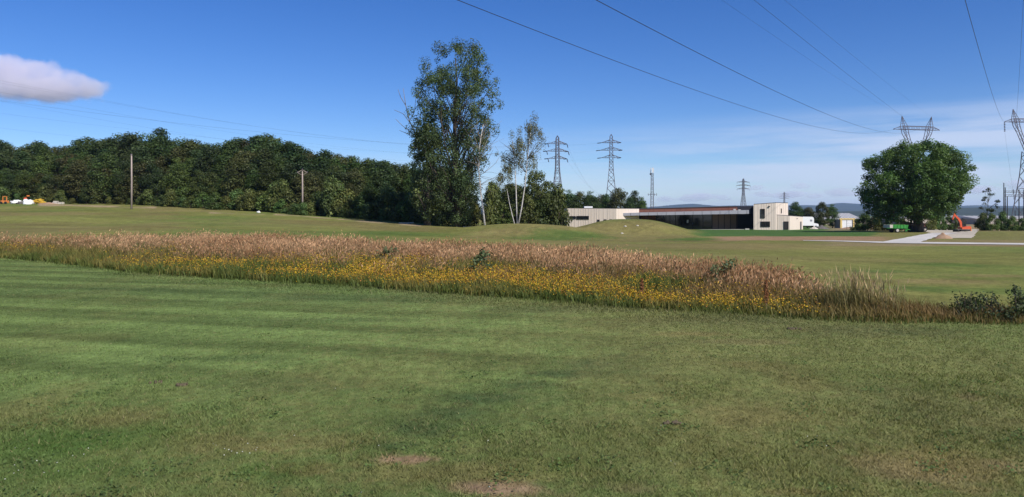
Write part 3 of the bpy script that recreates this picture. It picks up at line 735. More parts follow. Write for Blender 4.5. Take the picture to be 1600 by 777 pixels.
# ------------------------------------------------------------------ clubhouse
L0 = (*W(1080, 160), -1.6)
club = empty('clubhouse', L0); tag(club, 'long low modern clubhouse with cream seamed wings and a glazed hall', 'building')
ZB = -2.1
def cb(mb, name, m, parent=None, smooth=False): 
    o_ = mb.build(name, m, parent or club, off=L0 if parent is None else L0)
    return o_
def on_wall(px, p0, p1):
    """point where the sight column px crosses the wall line p0-p1"""
    u = (px - 800) / F; dx, dy = p1[0] - p0[0], p1[1] - p0[1]
    t = (u * p0[1] - p0[0]) / (dx - u * dy)
    return Vector((p0[0] + dx * t, p0[1] + dy * t))
def seams(mb, p0, p1, z0, z1a, z1b, step=.62):
    p0 = Vector(p0); p1 = Vector(p1); L_ = (p1 - p0).length; dr = (p1 - p0) / L_; nn = Vector((dr.y, -dr.x)); a = math.atan2(dr.y, dr.x)
    s = step * .5
    while s < L_ - .1:
        c = p0 + dr * s + nn * .02; zt = z1a + (z1b - z1a) * s / L_ - .02
        mb.box((c.x, c.y, (z0 + zt) / 2), (.05, .042, zt - z0), a); s += step * random.choice((.75, 1, 1, 1.35))
def opening(parent, name, p0, p1, xa, xb, ya, yb, m=GLASS, depth=.05, fr=.07, label=None, split=0):
    a = on_wall(xa, p0, p1); b_ = on_wall(xb, p0, p1); dr = (b_ - a).normalized(); nn = Vector((dr.y, -dr.x)); dm = (a.y + b_.y) / 2
    z1 = Zat(ya, dm); z0 = Zat(yb, dm); ang = math.atan2(dr.y, dr.x); w = (b_ - a).length; c = (a + b_) / 2
    f = MB()
    for s_, sz in (((0, z1 - fr / 2), (w, fr)), ((0, z0 + fr / 2), (w, fr)), ((-w / 2 + fr / 2, (z0 + z1) / 2), (fr, z1 - z0 - 2 * fr)), ((w / 2 - fr / 2, (z0 + z1) / 2), (fr, z1 - z0 - 2 * fr))):
        q = c + dr * s_[0] + nn * .03; f.box((q.x, q.y, s_[1]), (sz[0], .16, sz[1]), ang)
    for i in range(split):
        q = c + dr * (w * ((i + 1) / (split + 1) - .5)) + nn * .03; f.box((q.x, q.y, (z0 + z1) / 2), (fr, .12, z1 - z0 - 2 * fr), ang)
    fo = f.build(name, FRAME, parent, off=L0)
    g = MB(); q = c + nn * .02; g.box((q.x, q.y, (z0 + z1) / 2), (w - fr * .5, .06, z1 - z0 - fr * .5), ang)
    g.build('pane' if m is GLASS else 'leaf', m, fo, off=L0)
    return fo
# cream wing
A0 = W(886, 152.6); A1 = W(963, 150); B1 = W(998.5, 157.5); B2 = W(998.5, 168); A2 = W(880, 170)
wing = MB(); wing.prism([A0, A1, B1, B2, A2], ZB, [2.80, 2.72, 2.75, 2.75, 2.80])
seams(wing, A0, A1, ZB, 2.80, 2.72); seams(wing, A1, B1, ZB, 2.72, 2.75, 1.9)
wg = wing.build('wing_wall', CREAM, club, off=L0); tag(wg, 'cream seamed wing with small square windows')
rf = MB(); rf.prism([A0, A1, B1, B2, A2], [2.80, 2.72, 2.75, 2.75, 2.80], [2.90, 2.82, 2.85, 2.85, 2.90]); rf.build('roof', DARKROOF, wg, off=L0)
sk = MB(); x, y = W(919, 158); sk.box((x, y, 3.1), (1.7, 1.2, .34)); sk.build('skylight', WHITE, wg, off=L0)
opening(wg, 'window', A0, A1, 890, 899.5, 337.8, 342.5); opening(wg, 'window', A0, A1, 900.8, 920, 337.6, 343)
for xa, xb, ya, yb in ((933.3, 937, 343.3, 348), (943.6, 947.8, 343, 347.5), (952.3, 956.6, 342.8, 347)): opening(wg, 'window', A0, A1, xa, xb, ya, yb)
# hall
H0 = W(985, 160); H1 = W(1152, 166); H2 = W(1178, 168); H3 = W(1178, 184); H4 = W(985, 180)
hall = MB(); hall.prism([H0, H1, W(1152, 182), H4], ZB, [Zat(327, 160), Zat(322.8, 166), Zat(322.8, 166), Zat(327, 160)]); seams(hall, H0, H1, 1.4, 2.7, 3.3, 1.2)
ha = hall.build('hall_wall', REDCLAD, club, off=L0); tag(ha, 'rust brown clad upper hall wall')
rf = MB(); rf.prism([W(984, 159.8), W(1153, 165.8), W(1153, 182), W(984, 181)], [Zat(327, 160), Zat(322.8, 166), Zat(322.8, 166), Zat(327, 160)], [Zat(326.3, 160), Zat(322.1, 166), Zat(322.1, 166), Zat(326.3, 160)]); rf.build('roof', DARKROOF, ha, off=L0)
bk = MB(); bk.prism([W(1152, 166.3), H2, H3, W(1152, 183)], ZB, [Zat(322.6, 166), Zat(322, 168), 3.6, 3.6]); b2_ = bk.build('link_wall', BLACKCLAD, club, off=L0); tag(b2_, 'black recessed wall beside the tower')
cn = MB(); cn.prism([W(970, 152), W(1170, 160), W(1172, 166.2), W(985.2, 159.9)], [Zat(337.3, 152), Zat(334.2, 160), Zat(334.0, 166), 1.5], [Zat(333.2, 152), Zat(328.4, 160), 2.58, 1.98])
ca = cn.build('canopy', GREYMET, club, off=L0); tag(ca, 'long grey canopy over the glazed front')
jm = MB()
for px in range(985, 1170, 14):
    t = (px - 970) / 200; c = on_wall(px, W(970, 152), W(1170, 160)); z1 = Zat(333.2, 152) * (1 - t) + Zat(328.4, 160) * t; z0 = Zat(337.3, 152) * (1 - t) + Zat(334.2, 160) * t
    jm.box((c.x, c.y - .01, (z0 + z1) / 2), (.05, .05, z1 - z0 - .06), .03)
jm.build('joint_strips', FRAME, ca, off=L0)
for px, n_ in ((1147.5, 2), (1155, 1)):
    eq = MB(); x, y = W(px, 163.5); eq.box((x, y, 2.62 if n_ == 2 else 2.5), (.5, .5, .35)); eq.build('roof_unit', CONC, ca, off=L0)
gl = MB()
def panel_run(name, xs, y1a, m, parent, gap=.4, zb=None):
    for a, b_ in zip(xs[:-1], xs[1:]):
        p = on_wall(a + gap, H0, H1); q = on_wall(b_ - gap, H0, H1); dr = (q - p).normalized(); nn = Vector((dr.y, -dr.x)); c = (p + q) / 2 + nn * .05
        z0 = -1.52 if zb is None else zb; z1 = Zat(y1a, 163)
        mbx = MB(); mbx.box((c.x, c.y, (z0 + z1) / 2), ((q - p).length, .09, z1 - z0), math.atan2(dr.y, dr.x)); mbx.build(name, m, parent, off=L0)
curtain = MB()
p = on_wall(1000, H0, H1); q = on_wall(1151, H0, H1); dr = (q - p).normalized(); nn = Vector((dr.y, -dr.x)); c = (p + q) / 2 + nn * .01
curtain.box((c.x, c.y, .05), ((q - p).length, .05, 3.6), math.atan2(dr.y, dr.x))
cu_ = curtain.build('glazed_front', FRAME, club, off=L0)
panel_run('glass_pane', [1025, 1036, 1046.5, 1055, 1067, 1082, 1098, 1112], 334.5, GLASS, cu_, .5)
panel_run('tan_panel', [1112.5, 1122, 1131.5, 1141, 1150.5], 335, BROWNPAN, cu_, .55)
panel_run('brown_panel', [1000, 1006, 1012, 1018, 1024.5], 335.5, REDCLAD, cu_, .4)
pb = MB(); p = on_wall(987, H0, H1); q = on_wall(999, H0, H1); pb.box(((p.x + q.x) / 2, (p.y + q.y) / 2 - .05, 0), (2.2, .06, 3.2), .03); pb.build('dark_door', BLACKCLAD, club, off=L0)
nt_ = MB(); x, y = on_wall(1074, H0, H1); nt_.box((x, y - .12, Zat(346, 162)), (.36, .03, .6)); o_ = nt_.build('notice', SHEET, cu_, off=L0)
te = MB(); te.prism([W(1030, 157.5), W(1164, 160.5), W(1177, 164), W(1177, 167.5), W(1030, 163)], -2.2, -1.50); te.build('terrace', CONC, club, off=L0)
bx_ = MB(); x, y = W(1167, 159.7); bx_.box((x, y, -1.55), (.85, .6, .5)); bx_.build('planter_block', CONC, club, off=L0)
# tower and annex
T0 = W(1177.5, 159.9); T1 = W(1212.5, 159.3); T2 = W(1231.3, 162.5); T3 = W(1231.3, 171); T4 = W(1180, 171)
tz1 = [Zat(320, 161), Zat(317.3, 158.6), Zat(317.8, 162.5), 4.0, 3.7]
tw = MB(); tw.prism([T0, T1, T2, T3, T4], ZB, tz1); seams(tw, T0, T1, ZB, tz1[0], tz1[1], .5); seams(tw, T1, T2, ZB, tz1[1], tz1[2], 1.0)
to = tw.build('tower_wall', CREAM, club, off=L0); tag(to, 'two storey cream seamed tower block')
rf = MB(); rf.prism([T0, T1, T2, T3, T4], tz1, [z + .13 for z in tz1]); rf.build('roof', DARKROOF, to, off=L0)
opening(to, 'window', T0, T1, 1188, 1195, 326.5, 341.2); opening(to, 'window', T0, T1, 1188.3, 1203, 346.2, 354.8, split=1)
opening(to, 'window', T1, T2, 1220, 1220.9, 326, 333.5)
lm = MB(); p = on_wall(1201.5, T0, T1); lm.box((p.x, p.y - .16, Zat(322.6, 159)), (.32, .22, .16), 0, .4); lm.build('wall_lamp', FRAME, to, off=L0)
N0 = W(1213.2, 159.42); N1 = W(1234, 159.0); N2 = W(1254.5, 160.9); N3 = W(1254.5, 166); N4 = W(1215, 164.5)
nz1 = [Zat(336.3, 158), Zat(337.8, 156.6), Zat(339.2, 158.5), 1.1, 1.5]
an = MB(); an.prism([N0, N1, N2, N3, N4], ZB, nz1); seams(an, N0, N1, ZB, nz1[0], nz1[1], .5)
ao = an.build('annex_wall', CREAM, club, off=L0); tag(ao, 'low cream annex with a dark door')
rf = MB(); rf.prism([N0, N1, N2, N3, N4], nz1, [z + .1 for z in nz1]); rf.build('roof', DARKROOF, ao, off=L0)
opening(ao, 'door', N0, N1, 1224.3, 1232, 346.2, 358.8, m=FRAME, fr=.05)
opening(ao, 'vent_slot', N1, N2, 1250.3, 1251.8, 346.5, 358.6, m=GREYMET, fr=.03)
lm = MB(); p = on_wall(1245.5, N1, N2); lm.box((p.x, p.y - .13, Zat(341.5, 157.5)), (.16, .14, .1)); lm.build('wall_lamp', FRAME, ao, off=L0)

# ------------------------------------------------------------------ sheds beyond
def shed(px0, px1, d, ytop, yeave, dep, label, wallm=SHEDWALL, nribs=0):
    x0 = W(px0, d)[0]; x1 = W(px1, d)[0]; zb = -2.2; ze = Zat(yeave, d); zr = Zat(ytop, d + dep / 2)
    o_ = empty('shed', ((x0 + x1) / 2, d, zb)); off = o_.location
    tag(o_, label, 'shed')
    w = MB(); w.box(((x0 + x1) / 2, d + dep / 2, (zb + ze) / 2), (x1 - x0, dep, ze - zb)); w.build('wall', wallm, o_, off=off)
    r = MB(); pr = [(d - .25, ze + .005), (d + dep / 2, zr), (d + dep + .25, ze + .005)]
    V = [(x0 - .3, a, b_) for a, b_ in pr] + [(x1 + .3, a, b_) for a, b_ in pr]
    r.add(V, [(0, 2, 1), (3, 4, 5), (0, 1, 4, 3), (1, 2, 5, 4), (2, 0, 3, 5)])
    n = int((x1 - x0) / 4)
    ro = r.build('roof', SHEDROOF, o_, off=off)
    if nribs:
        rb = MB()
        for i in range(nribs + 1):
            x = x0 + (x1 - x0) * i / nribs; rb.bar((x, d - .25, ze + .06), (x, d + dep / 2, zr + .06), .05)
        rb.build('roof_ribs', GREYMET, ro, off=off)
    return o_
shed(1282, 1352, 262, 333.2, 344.5, 26, 'wide pale roofed shed behind the yellow framed garage', nribs=14)
shed(1232, 1300, 285, 335.5, 345, 20, 'pale shed half hidden behind the dark trees by the truck')
shed(1405, 1520, 270, 336.5, 341, 22, 'long low pale shed seen behind the orange digger', nribs=18)
shed(1527, 1680, 262, 337.3, 342, 20, 'long low pale shed beneath the substation gantry', nribs=20)

# yellow framed garage
gx, gy = W(1324, 186); gz = tz(gx, gy)
ga = empty('garage', (gx, gy, gz)); tag(ga, 'small garage with white roller door in a yellow frame', 'garage')
s_ = 186 / F
m_ = MB(); m_.box((0, 2.0, 1.0), (3.1, 3.6, 2.1)); m_.build('wall', SHEDWALL, ga)
m_ = MB(); m_.box((-1.5, .1, .95), (.42, .4, 2.2)); m_.box((1.55, .1, .95), (.42, .4, 2.2)); m_.box((0, .1, 2.2), (3.8, .46, .3)); m_.build('frame', YELLOWP, ga)
m_ = MB(); m_.box((.02, .08, .95), (2.55, .1, 2.16))
for i in range(7): m_.box((.02, .02, .2 + i * .28), (2.5, .03, .04))
m_.build('roller_door', WHITE, ga)

# white truck by the annex
tx, ty = W(1262, 170); tzz = tz(tx, ty)
tr_ = empty('box_truck', (tx, ty, tzz)); tag(tr_, 'white box truck parked behind the cream annex', 'truck')
m_ = MB(); prof = [(-3.6, .72), (.98, .72), (.98, 2.2), (.86, 2.5), (.62, 2.66), (-3.6, 2.72)]; m_.extrude(prof, -1.05, 1.05); bo = m_.build('box_body', WHITE, tr_)
m_ = MB(); m_.extrude([(1.0, .55), (2.05, .55), (2.05, .95), (1.9, 1.12), (1.32, 1.25), (1.0, 1.3)], -.95, .95); cb_ = m_.build('cab', WHITE, tr_)
m_ = MB(); m_.extrude([(1.06, 1.262), (1.3, 1.262), (1.12, 1.9), (1.0, 1.95)], -.85, .85); m_.build('windscreen', GLASS, cb_)
for wx in (-2.4, 1.45):
    for wy in (-.85, .85):
        m_ = MB(); m_.wheel((wx, wy, .36), .36, .24); wo = m_.build('wheel', RUBBER, tr_)
        m_ = MB(); m_.wheel((wx, wy + math.copysign(.035, wy), .36), .2, .2, 12); m_.build('rim', GREYMET, wo)
m_ = MB(); m_.box((-1.2, 0, .6), (4.8, .9, .2)); m_.build('chassis', RUBBER, tr_)
m_ = MB(); m_.box((.35, -1.06, 1.85), (.5, .03, .4)); m_.build('side_hatch', GREYMET, bo)

# heaps
def heap(px, d, wpx, hpx, m, name, label, cat, seed, rough=.18, dy=None):
    x, y, z = at_ground(px, d); w = wpx / F * d / 2; h = hpx / F * d
    mb = MB(); n, r_ = 22, 9
    V = [(0, 0, h)]; Fs = []
    for j in range(1, r_ + 1):
        for i in range(n):
            a = 2 * math.pi * i / n; t = j / r_
            k = 1 + rough * mnoise.noise((math.cos(a) * 1.6 + seed, math.sin(a) * 1.6, t * 2)) * 2
            zz = h * (1 - t) ** 1.15 * (1 + .25 * mnoise.noise((math.cos(a) * 3 * t + seed, math.sin(a) * 3 * t, seed))) if j < r_ else -.15
            if j == 1: zz = h * .93
            V.append((math.cos(a) * w * t * k, math.sin(a) * (dy or w * .8) * t * k, zz))
    for i in range(n): Fs.append((0, 1 + i, 1 + (i + 1) % n))
    for j in range(r_ - 1):
        for i in range(n):
            i2 = (i + 1) % n; Fs.append((1 + j * n + i, 1 + (j + 1) * n + i, 1 + (j + 1) * n + i2, 1 + j * n + i2))
    mb.add(V, Fs); o_ = mb.build(name, m, None, loc=(x, y, z), smooth=True)
    return tag(o_, label, cat)
heap(1473, 84, 30, 9.5, SAND, 'sand_heap', 'pointed heap of tan sand in the fork of the white track', 'sand heap', 1)
heap(1284, 168, 24, 6.5, RUBBLE, 'rubble_heap', 'dark grey rubble heap in front of the white truck', 'rubble heap', 2)
heap(1272, 166, 14, 4.5, STONE, 'rubble_heap', 'small pale rubble heap at the nose of the white truck', 'rubble heap', 6)
heap(1350, 176, 36, 6.5, SOIL, 'soil_heap', 'long brown soil heap beside the yellow framed garage', 'soil heap', 3, dy=2)
heap(1325, 172, 34, 3.0, SAND, 'soil_heap', 'low tan spoil bank in front of the yellow framed garage', 'soil heap', 4, dy=1.5)

# wire fence by the oak
fx, fy = W(1346, 158); fz = tz(fx, fy)
fe = empty('wire_fence', (fx, fy, fz)); tag(fe, 'thin wire fence with dark posts next to the oak', 'fence')
m_ = MB(); 
for i in range(7):
    q = MB(); q.tube([(-3 + i * 1.1, 0, -.2), (-3 + i * 1.1, 0, 1.9)], .045, 6); q.build('post', FRAME, fe)
for zz in (.4, .8, 1.2, 1.6, 1.85): m_.bar((-3, 0, zz), (3.6, 0, zz), .012)
m_.build('wires', WIRE, fe)

# green tipping trailer
x, y, z = at_ground(1402, 111)
tl = empty('farm_trailer', (x, y, z), R(4)); tag(tl, 'green farm trailer with pale tailgate under the oak', 'trailer')
m_ = MB(); m_.extrude([(-1.1, .62), (1.05, .62), (1.15, 1.12), (-1.1, 1.16)], -.85, -.79); m_.extrude([(-1.1, .62), (1.05, .62), (1.15, 1.12), (-1.1, 1.16)], .79, .85)
m_.box((1.07, 0, .87), (.06, 1.58, .5)); m_.box((0, 0, .60), (2.2, 1.6, .06))
for i in range(5): m_.box((-.95 + i * .48, -.87, .87), (.05, .05, .5))
m_.build('tub', GREEN, tl)
m_ = MB(); m_.box((-1.36, 0, .92), (.46, 1.7, .44)); m_.build('tailgate', STONE, tl)
for wy in (-.72, .72):
    m_ = MB(); m_.wheel((-.45, wy, .33), .33, .24); wo = m_.build('wheel', RUBBER, tl)
    m_ = MB(); m_.wheel((-.45, wy + math.copysign(.03, wy), .33), .2, .22, 14); m_.build('rim', STONE, wo)
m_ = MB(); m_.box((-.1, 0, .5), (2.2, .5, .12)); m_.build('chassis', FRAME, tl)
m_ = MB(); m_.tube([(1.0, -.3, .5), (1.9, 0, .42)], .05); m_.tube([(1.0, .3, .5), (1.9, 0, .42)], .05); m_.box((1.25, 0, .3), (.3, .3, .2)); m_.build('drawbar', GREEN, tl)

# tractor parked behind the trunk
x, y, z = at_ground(1431, 120.5)
tc_ = empty('tractor', (x, y, z), R(3)); tag(tc_, 'old tractor half hidden behind the oak trunk', 'tractor')
m_ = MB(); m_.extrude([(-.1, .7), (1.35, .7), (1.4, 1.15), (1.3, 1.3), (-.1, 1.4)], -.3, .3); m_.build('bonnet', TEAL, tc_)
for sy in (-1, 1):
    m_ = MB(); m_.wheel((-.55, sy * .75, .68), .68, .36, 24); wo = m_.build('rear_wheel', RUBBER, tc_)
    m_ = MB(); m_.wheel((-.55, sy * .8, .68), .38, .3, 16); m_.build('rim', STONE, wo)
    m_ = MB(); m_.wheel((1.05, sy * .6, .38), .38, .22); wo = m_.build('front_wheel', RUBBER, tc_)
    m_ = MB(); m_.wheel((1.05, sy * .63, .38), .2, .2, 12); m_.build('rim', STONE, wo)
    m_ = MB(); m_.tube([(-1.2, sy * .75, 1.0), (-.95, sy * .75, 1.32), (-.5, sy * .75, 1.42), (-.05, sy * .75, 1.25)], .06, 4); m_.build('mudguard', TEAL, tc_)
m_ = MB(); m_.box((-.5, 0, 1.15), (.5, .5, .1)); m_.box((-.75, 0, 1.4), (.1, .5, .45)); m_.build('seat', RUBBER, tc_)
m_ = MB()
for sy in (-.5, .5): m_.tube([(-.95, sy, .9), (-.95, sy, 2.2)], .04)
m_.tube([(-.95, -.5, 2.2), (-.95, .5, 2.2)], .04); m_.build('roll_bar', FRAME, tc_)
m_ = MB(); m_.tube([(.9, .15, 1.3), (.9, .15, 2.0)], .035); m_.build('exhaust', FRAME, tc_)
m_ = MB(); m_.tube([(.05, 0, 1.3), (-.2, 0, 1.65)], .025); m_.build('steering_column', FRAME, tc_)

# mini excavator, boom pointing left
x, y, z = at_ground(1505, 117)
ex = empty('excavator', (x, y, z)); ex.scale = (.93, .93, .95); tag(ex, 'orange mini excavator with raised folded boom', 'excavator')
for sy in (-.55, .55):
    m_ = MB(); m_.extrude([(-.75, .06), (-.6, 0), (.6, 0), (.75, .08), (.8, .24), (.68, .4), (-.68, .4), (-.8, .24)], sy - .17, sy + .17); m_.build('track', RUBBER, ex)
m_ = MB(); m_.box((0, 0, .3), (.9, .8, .22)); m_.build('undercarriage', FRAME, ex)
m_ = MB(); m_.extrude([(-.55, .46), (.75, .46), (.86, .62), (.84, .92), (.5, .9), (-.55, .74)], -.66, .66); bd = m_.build('house', ORANGE, ex)
m_ = MB(); m_.extrude([(-.48, .9), (.42, .9), (.46, 1.9), (-.34, 1.94), (-.5, 1.5)], -.1, .62); cbn = m_.build('cab', FRAME, ex)
m_ = MB(); m_.extrude([(-.4, 1.02), (-.02, 1.02), (-.02, 1.8), (-.3, 1.8)], -.112, -.098); m_.extrude([(.06, 1.02), (.36, 1.02), (.38, 1.8), (.06, 1.8)], -.112, -.098); m_.build('window', GLASS, cbn)
m_ = MB(); m_.box((0.02, .26, 1.96), (.9, .78, .06)); m_.build('cab_roof', FRAME, cbn)
def boxbeam(mb, pts, w0, h):
    for i in range(len(pts) - 1):
        a = Vector((pts[i][0], 0, pts[i][1])); b_ = Vector((pts[i + 1][0], 0, pts[i + 1][1])); dr = (b_ - a).normalized(); n_ = Vector((-dr.z, 0, dr.x))
        h0, h1 = h[i], h[i + 1]
        prof = [a + n_ * h0 / 2 - dr * .04, a - n_ * h0 / 2 - dr * .04, b_ - n_ * h1 / 2 + dr * .04, b_ + n_ * h1 / 2 + dr * .04]
        mb.extrude([(p.x, p.z) for p in prof], -.35 - w0 / 2 - .002 * i, -.35 + w0 / 2 + .002 * i)
m_ = MB(); boxbeam(m_, [(-.55, .75), (-.65, 1.55), (-1.0, 2.1), (-1.72, 2.82)], .2, [.26, .34, .30, .2]); bm_ = m_.build('boom', ORANGE, ex)
m_ = MB(); boxbeam(m_, [(-1.62, 2.95), (-1.95, 1.95)], .17, [.22, .14]); m_.build('stick', ORANGE, ex)
m_ = MB(); m_.tube([(-.75, -.35, 1.2), (-1.25, -.35, 2.1)], .05, 8); m_.tube([(-1.2, -.35, 2.52), (-1.62, -.35, 3.05)], .045, 8); m_.build('hydraulic_ram', FRAME, bm_)
m_ = MB(); m_.extrude([(-1.95, 2.0), (-2.12, 1.72), (-2.05, 1.45), (-1.8, 1.38), (-1.62, 1.5), (-1.78, 1.78)], -.6, -.1); m_.build('bucket', FRAME, ex)
m_ = MB(); m_.extrude([(-1.28, .02), (-1.12, .02), (-1.16, .2), (-1.12, .4), (-1.26, .38)], -.75, .75); m_.box((-.95, -.4, .26), (.5, .1, .1)); m_.box((-.95, .4, .26), (.5, .1, .1)); m_.build('dozer_blade', FRAME, ex)
x, y, z = at_ground(1516.8, 117)
co = empty('barrier_post', (x, y, z)); tag(co, 'short pale orange barrier post beside the digger', 'post')
m_ = MB(); m_.tube([(0, 0, -.1), (0, 0, .72)], [.11, .09], 8); m_.build('post', ORANGE2, co)
m_ = MB(); m_.box((0, 0, .04), (.42, .42, .08)); m_.build('foot', ORANGE2, co)

# ------------------------------------------------------------------ builders' store by the wood
D1 = 148.0
def sp(px, d=D1): return at_ground(px, d)
x, y, z = sp(7.5)
du = empty('mini_dumper', (x, y, z)); tag(du, 'small orange dumper with square roll frame at the edge of the wood', 'dumper')
m_ = MB(); m_.box((0, 0, .45), (1.1, .9, .42)); m_.build('body', ORANGE2, du)
m_ = MB()
for sx in (-.36, .36): m_.box((sx, 0, 1.05), (.1, .12, .8))
m_.box((0, 0, 1.45), (.82, .12, .1)); m_.build('roll_frame', ORANGE2, du)
for sx in (-.4, .4):
    m_ = MB(); m_.wheel((sx, -.42, .24), .24, .2, 16); m_.build('wheel', RUBBER, du)
m_ = MB(); m_.box((0, .1, .8), (.4, .4, .28)); m_.build('seat', FRAME, du)
def lump(px, d, wpx, hpx, m, name, label, cat, seed, depth=1.0):
    x, y, z = sp(px, d); w = wpx / F * d / 2; h = hpx / F * d
    mb = MB(); mb.blob((0, 0, h * .25), (w, depth, h * .75), seed, .28, 20, 10, floor=-.1, freq=2.1); mb.blob((w * .35, -.2, h * .2), (w * .5, depth * .7, h * .62), seed + 5, .3, 16, 8, floor=-.1, freq=2.3)
    return tag(mb.build(name, m, None, loc=(x, y, z), smooth=True), label, cat)
lump(26, D1 + 1, 19, 6, SHEET, 'white_sheeting', 'crumpled white sheeting beside the orange dumper', 'sheeting', 1)
lump(31, D1, 9, 4, RUBBLE, 'grey_bag', 'sagging grey bag between two white sheeted heaps', 'bag', 2, .6)
lump(45, D1 - 1, 15, 7, SHEET, 'white_sheeting', 'bright white sheeted heap beside the yellow pipes', 'sheeting', 3)
x, y, z = sp(39.5, D1 + 1)
cm = empty('cement_mixer', (x, y, z)); tag(cm, 'orange cement mixer behind the white sheeted heap', 'mixer')
m_ = MB(); m_.tube([(-.1, 0, .55), (0, 0, .8), (.05, 0, 1.05), (.12, 0, 1.25)], [.22, .34, .32, .18], 14); m_.build('drum', ORANGE, cm)
m_ = MB()
for sy in (-.35, .35): m_.tube([(-.35, sy, 0), (0, sy, .7)], .04); m_.tube([(.35, sy, 0), (0, sy, .7)], .04)
m_.build('stand', FRAME, cm)
x, y, z = sp(44.2, D1 + 2)
sg = empty('marker_board', (x, y, z)); tag(sg, 'small orange board on a dark post above the sheeting', 'board')
m_ = MB(); m_.tube([(0, 0, -.2), (0, 0, 1.45)], .03); m_.build('post', FRAME, sg)
m_ = MB(); m_.box((0, -.04, 1.5), (.55, .04, .24)); m_.build('board', ORANGE2, sg)
# heap of yellow pipes
x, y, z = sp(62, D1)
yp = empty('pipe_heap', (x, y, z)); tag(yp, 'loose heap of bright yellow drainage pipe lying by the wood', 'pipes')
m_ = MB()
for i in range(90):
    cx = rng.normal() * .85; hh = max(.05, .85 * math.exp(-(cx / .95) ** 2) * rng.random() ** .5); r_ = .25 + .3 * rng.random(); a0 = rng.random() * 6.28; tl_ = rng.normal() * .25
    pts = [(cx + math.cos(a0 + t) * r_, math.sin(a0 + t) * r_ * .8 - .3 + rng.normal() * .01, hh + math.cos(a0 + t) * r_ * tl_) for t in np.linspace(0, 3.6, 10)]
    m_.tube(pts, .045, 5)
m_.build('pipe', YELLOW, yp)
heap(76, D1 - 1, 42, 3.0, SAND, 'sand_heap', 'low bank of tan sand below the yellow pipes', 'sand heap', 8, dy=1.2)
for i, (px, lb) in enumerate(((87, 'pale concrete block pile at the end of the sand bank, nearer the pipes'), (95.5, 'last pale concrete block pile at the far end of the sand bank'))):
    x, y, z = sp(px, D1 - 1); o_ = empty('block_pile', (x, y, z)); tag(o_, lb, 'blocks')
    for j in range(3 if i == 0 else 2):
        m_ = MB(); m_.box((rng.normal() * .05, 0, .1 + j * .2), (.95 - .1 * j, .6, .19), rng.normal() * .08); m_.build('block', STONE, o_)
lump(404, 124, 5.5, 2.6, SHEET, 'white_sack', 'small white sack at the end of the pale track by the wood', 'sack', 9, .3)
x, y, z = at_ground(632, 106); m_ = MB(); m_.box((0, 0, .06), (1.5, .9, .16)); m_.box((.9, .1, .1), (.7, .7, .14), .2); tag(m_.build('stone_slab', STONE, None, loc=(x, y, z)), 'pale stone slab lying in the shade left of the poplars', 'slab')
x, y, z = at_ground(735, 104); m_ = MB(); m_.box((0, 0, .06), (2.0, .5, .14), .05); tag(m_.build('stone_slab', STONE, None, loc=(x, y, z)), 'long pale stone slab between the poplar trunk and the leaning birch', 'slab')
for px, py, lb in ((977, 354.5, 'upper pale stone lying on the grassy mound'), (996, 353.5, 'white stone near the mound top facing the cream wing'), (972, 365.5, 'lone pale stone low on the mound flank')):
    x, y, z = hit(px, py); m_ = MB(); m_.blob((0, 0, .04), (.17, .14, .10), px, .2, 10, 6); tag(m_.build('stone', STONE, None, loc=(x, y, z), smooth=True), lb, 'stone')

# utility poles
def pole(px, d, ytop, r0, label, arms):
    x, y, z = at_ground(px, d); zt = Zat(ytop, d) - z
    o_ = empty('utility_pole', (x, y, z)); tag(o_, label, 'pole')
    m_ = MB(); m_.tube([(0, 0, -.4), (.02, 0, zt * .5), (0, 0, zt)], [r0, r0 * .85, r0 * .65], 10); m_.build('shaft', POLE, o_, smooth=True)
    if arms:
        m_ = MB(); m_.bar((0, 0, zt + .25), (-.8, 0, zt - .2), .09); m_.bar((0, 0, zt + .25), (.8, 0, zt - .2), .09); m_.bar((0, 0, zt), (0, 0, zt + .3), .05)
        m_.bar((-.8, 0, zt - .2), (0, 0, zt - .6), .06); m_.bar((.8, 0, zt - .2), (0, 0, zt - .6), .06); ar = m_.build('crossarm', GREYW, o_)
        for px_, pz in ((-.8, zt - .2), (.8, zt - .2), (0, zt + .3)):
            q = MB(); q.tube([(px_, 0, pz), (px_, 0, pz + .12), (px_, 0, pz + .22)], [.05, .09, .04], 8); q.build('insulator', INSUL, ar)
    else:
        m_ = MB(); m_.box((0, -.06, zt - .12), (.36, .1, .12)); m_.build('cap_bracket', STEEL, o_)
    return (x, y, z + zt)
p205 = pole(205.5, 127, 241, .155, 'tall plain pale pole standing in front of the dense wood', False)
p472 = pole(472.5, 123.8, 268, .15, 'thinner pale pole with a forked crossarm rising from the shrubs', True)

# ------------------------------------------------------------------ lattice towers
def lattice(mb, prof, rl, rb, cx=0, panels=None):
    """prof: (z, half width); square body with corner legs and crossed bracing"""
    cs = lambda z, w: [(cx - w, -w, z), (cx + w, -w, z), (cx + w, w, z), (cx - w, w, z)]
    zs = [p[0] for p in prof]; ws = [p[1] for p in prof]
    z = zs[0]; lv = [z]
    while z < zs[-1] - .2:
        w = np.interp(z, zs, ws); z = min(z + max(w * 2 * .95, 1.1), zs[-1]); lv.append(z)
    for i in range(len(lv) - 1):
        a = cs(lv[i], np.interp(lv[i], zs, ws)); b_ = cs(lv[i + 1], np.interp(lv[i + 1], zs, ws))
        for k in range(4):
            k2 = (k + 1) % 4
            mb.bar(a[k], b_[k], rl); mb.bar(a[k], b_[k2], rb); mb.bar(a[k2], b_[k], rb)
            if i % 2 == 0: mb.bar(a[k], a[k2], rb)
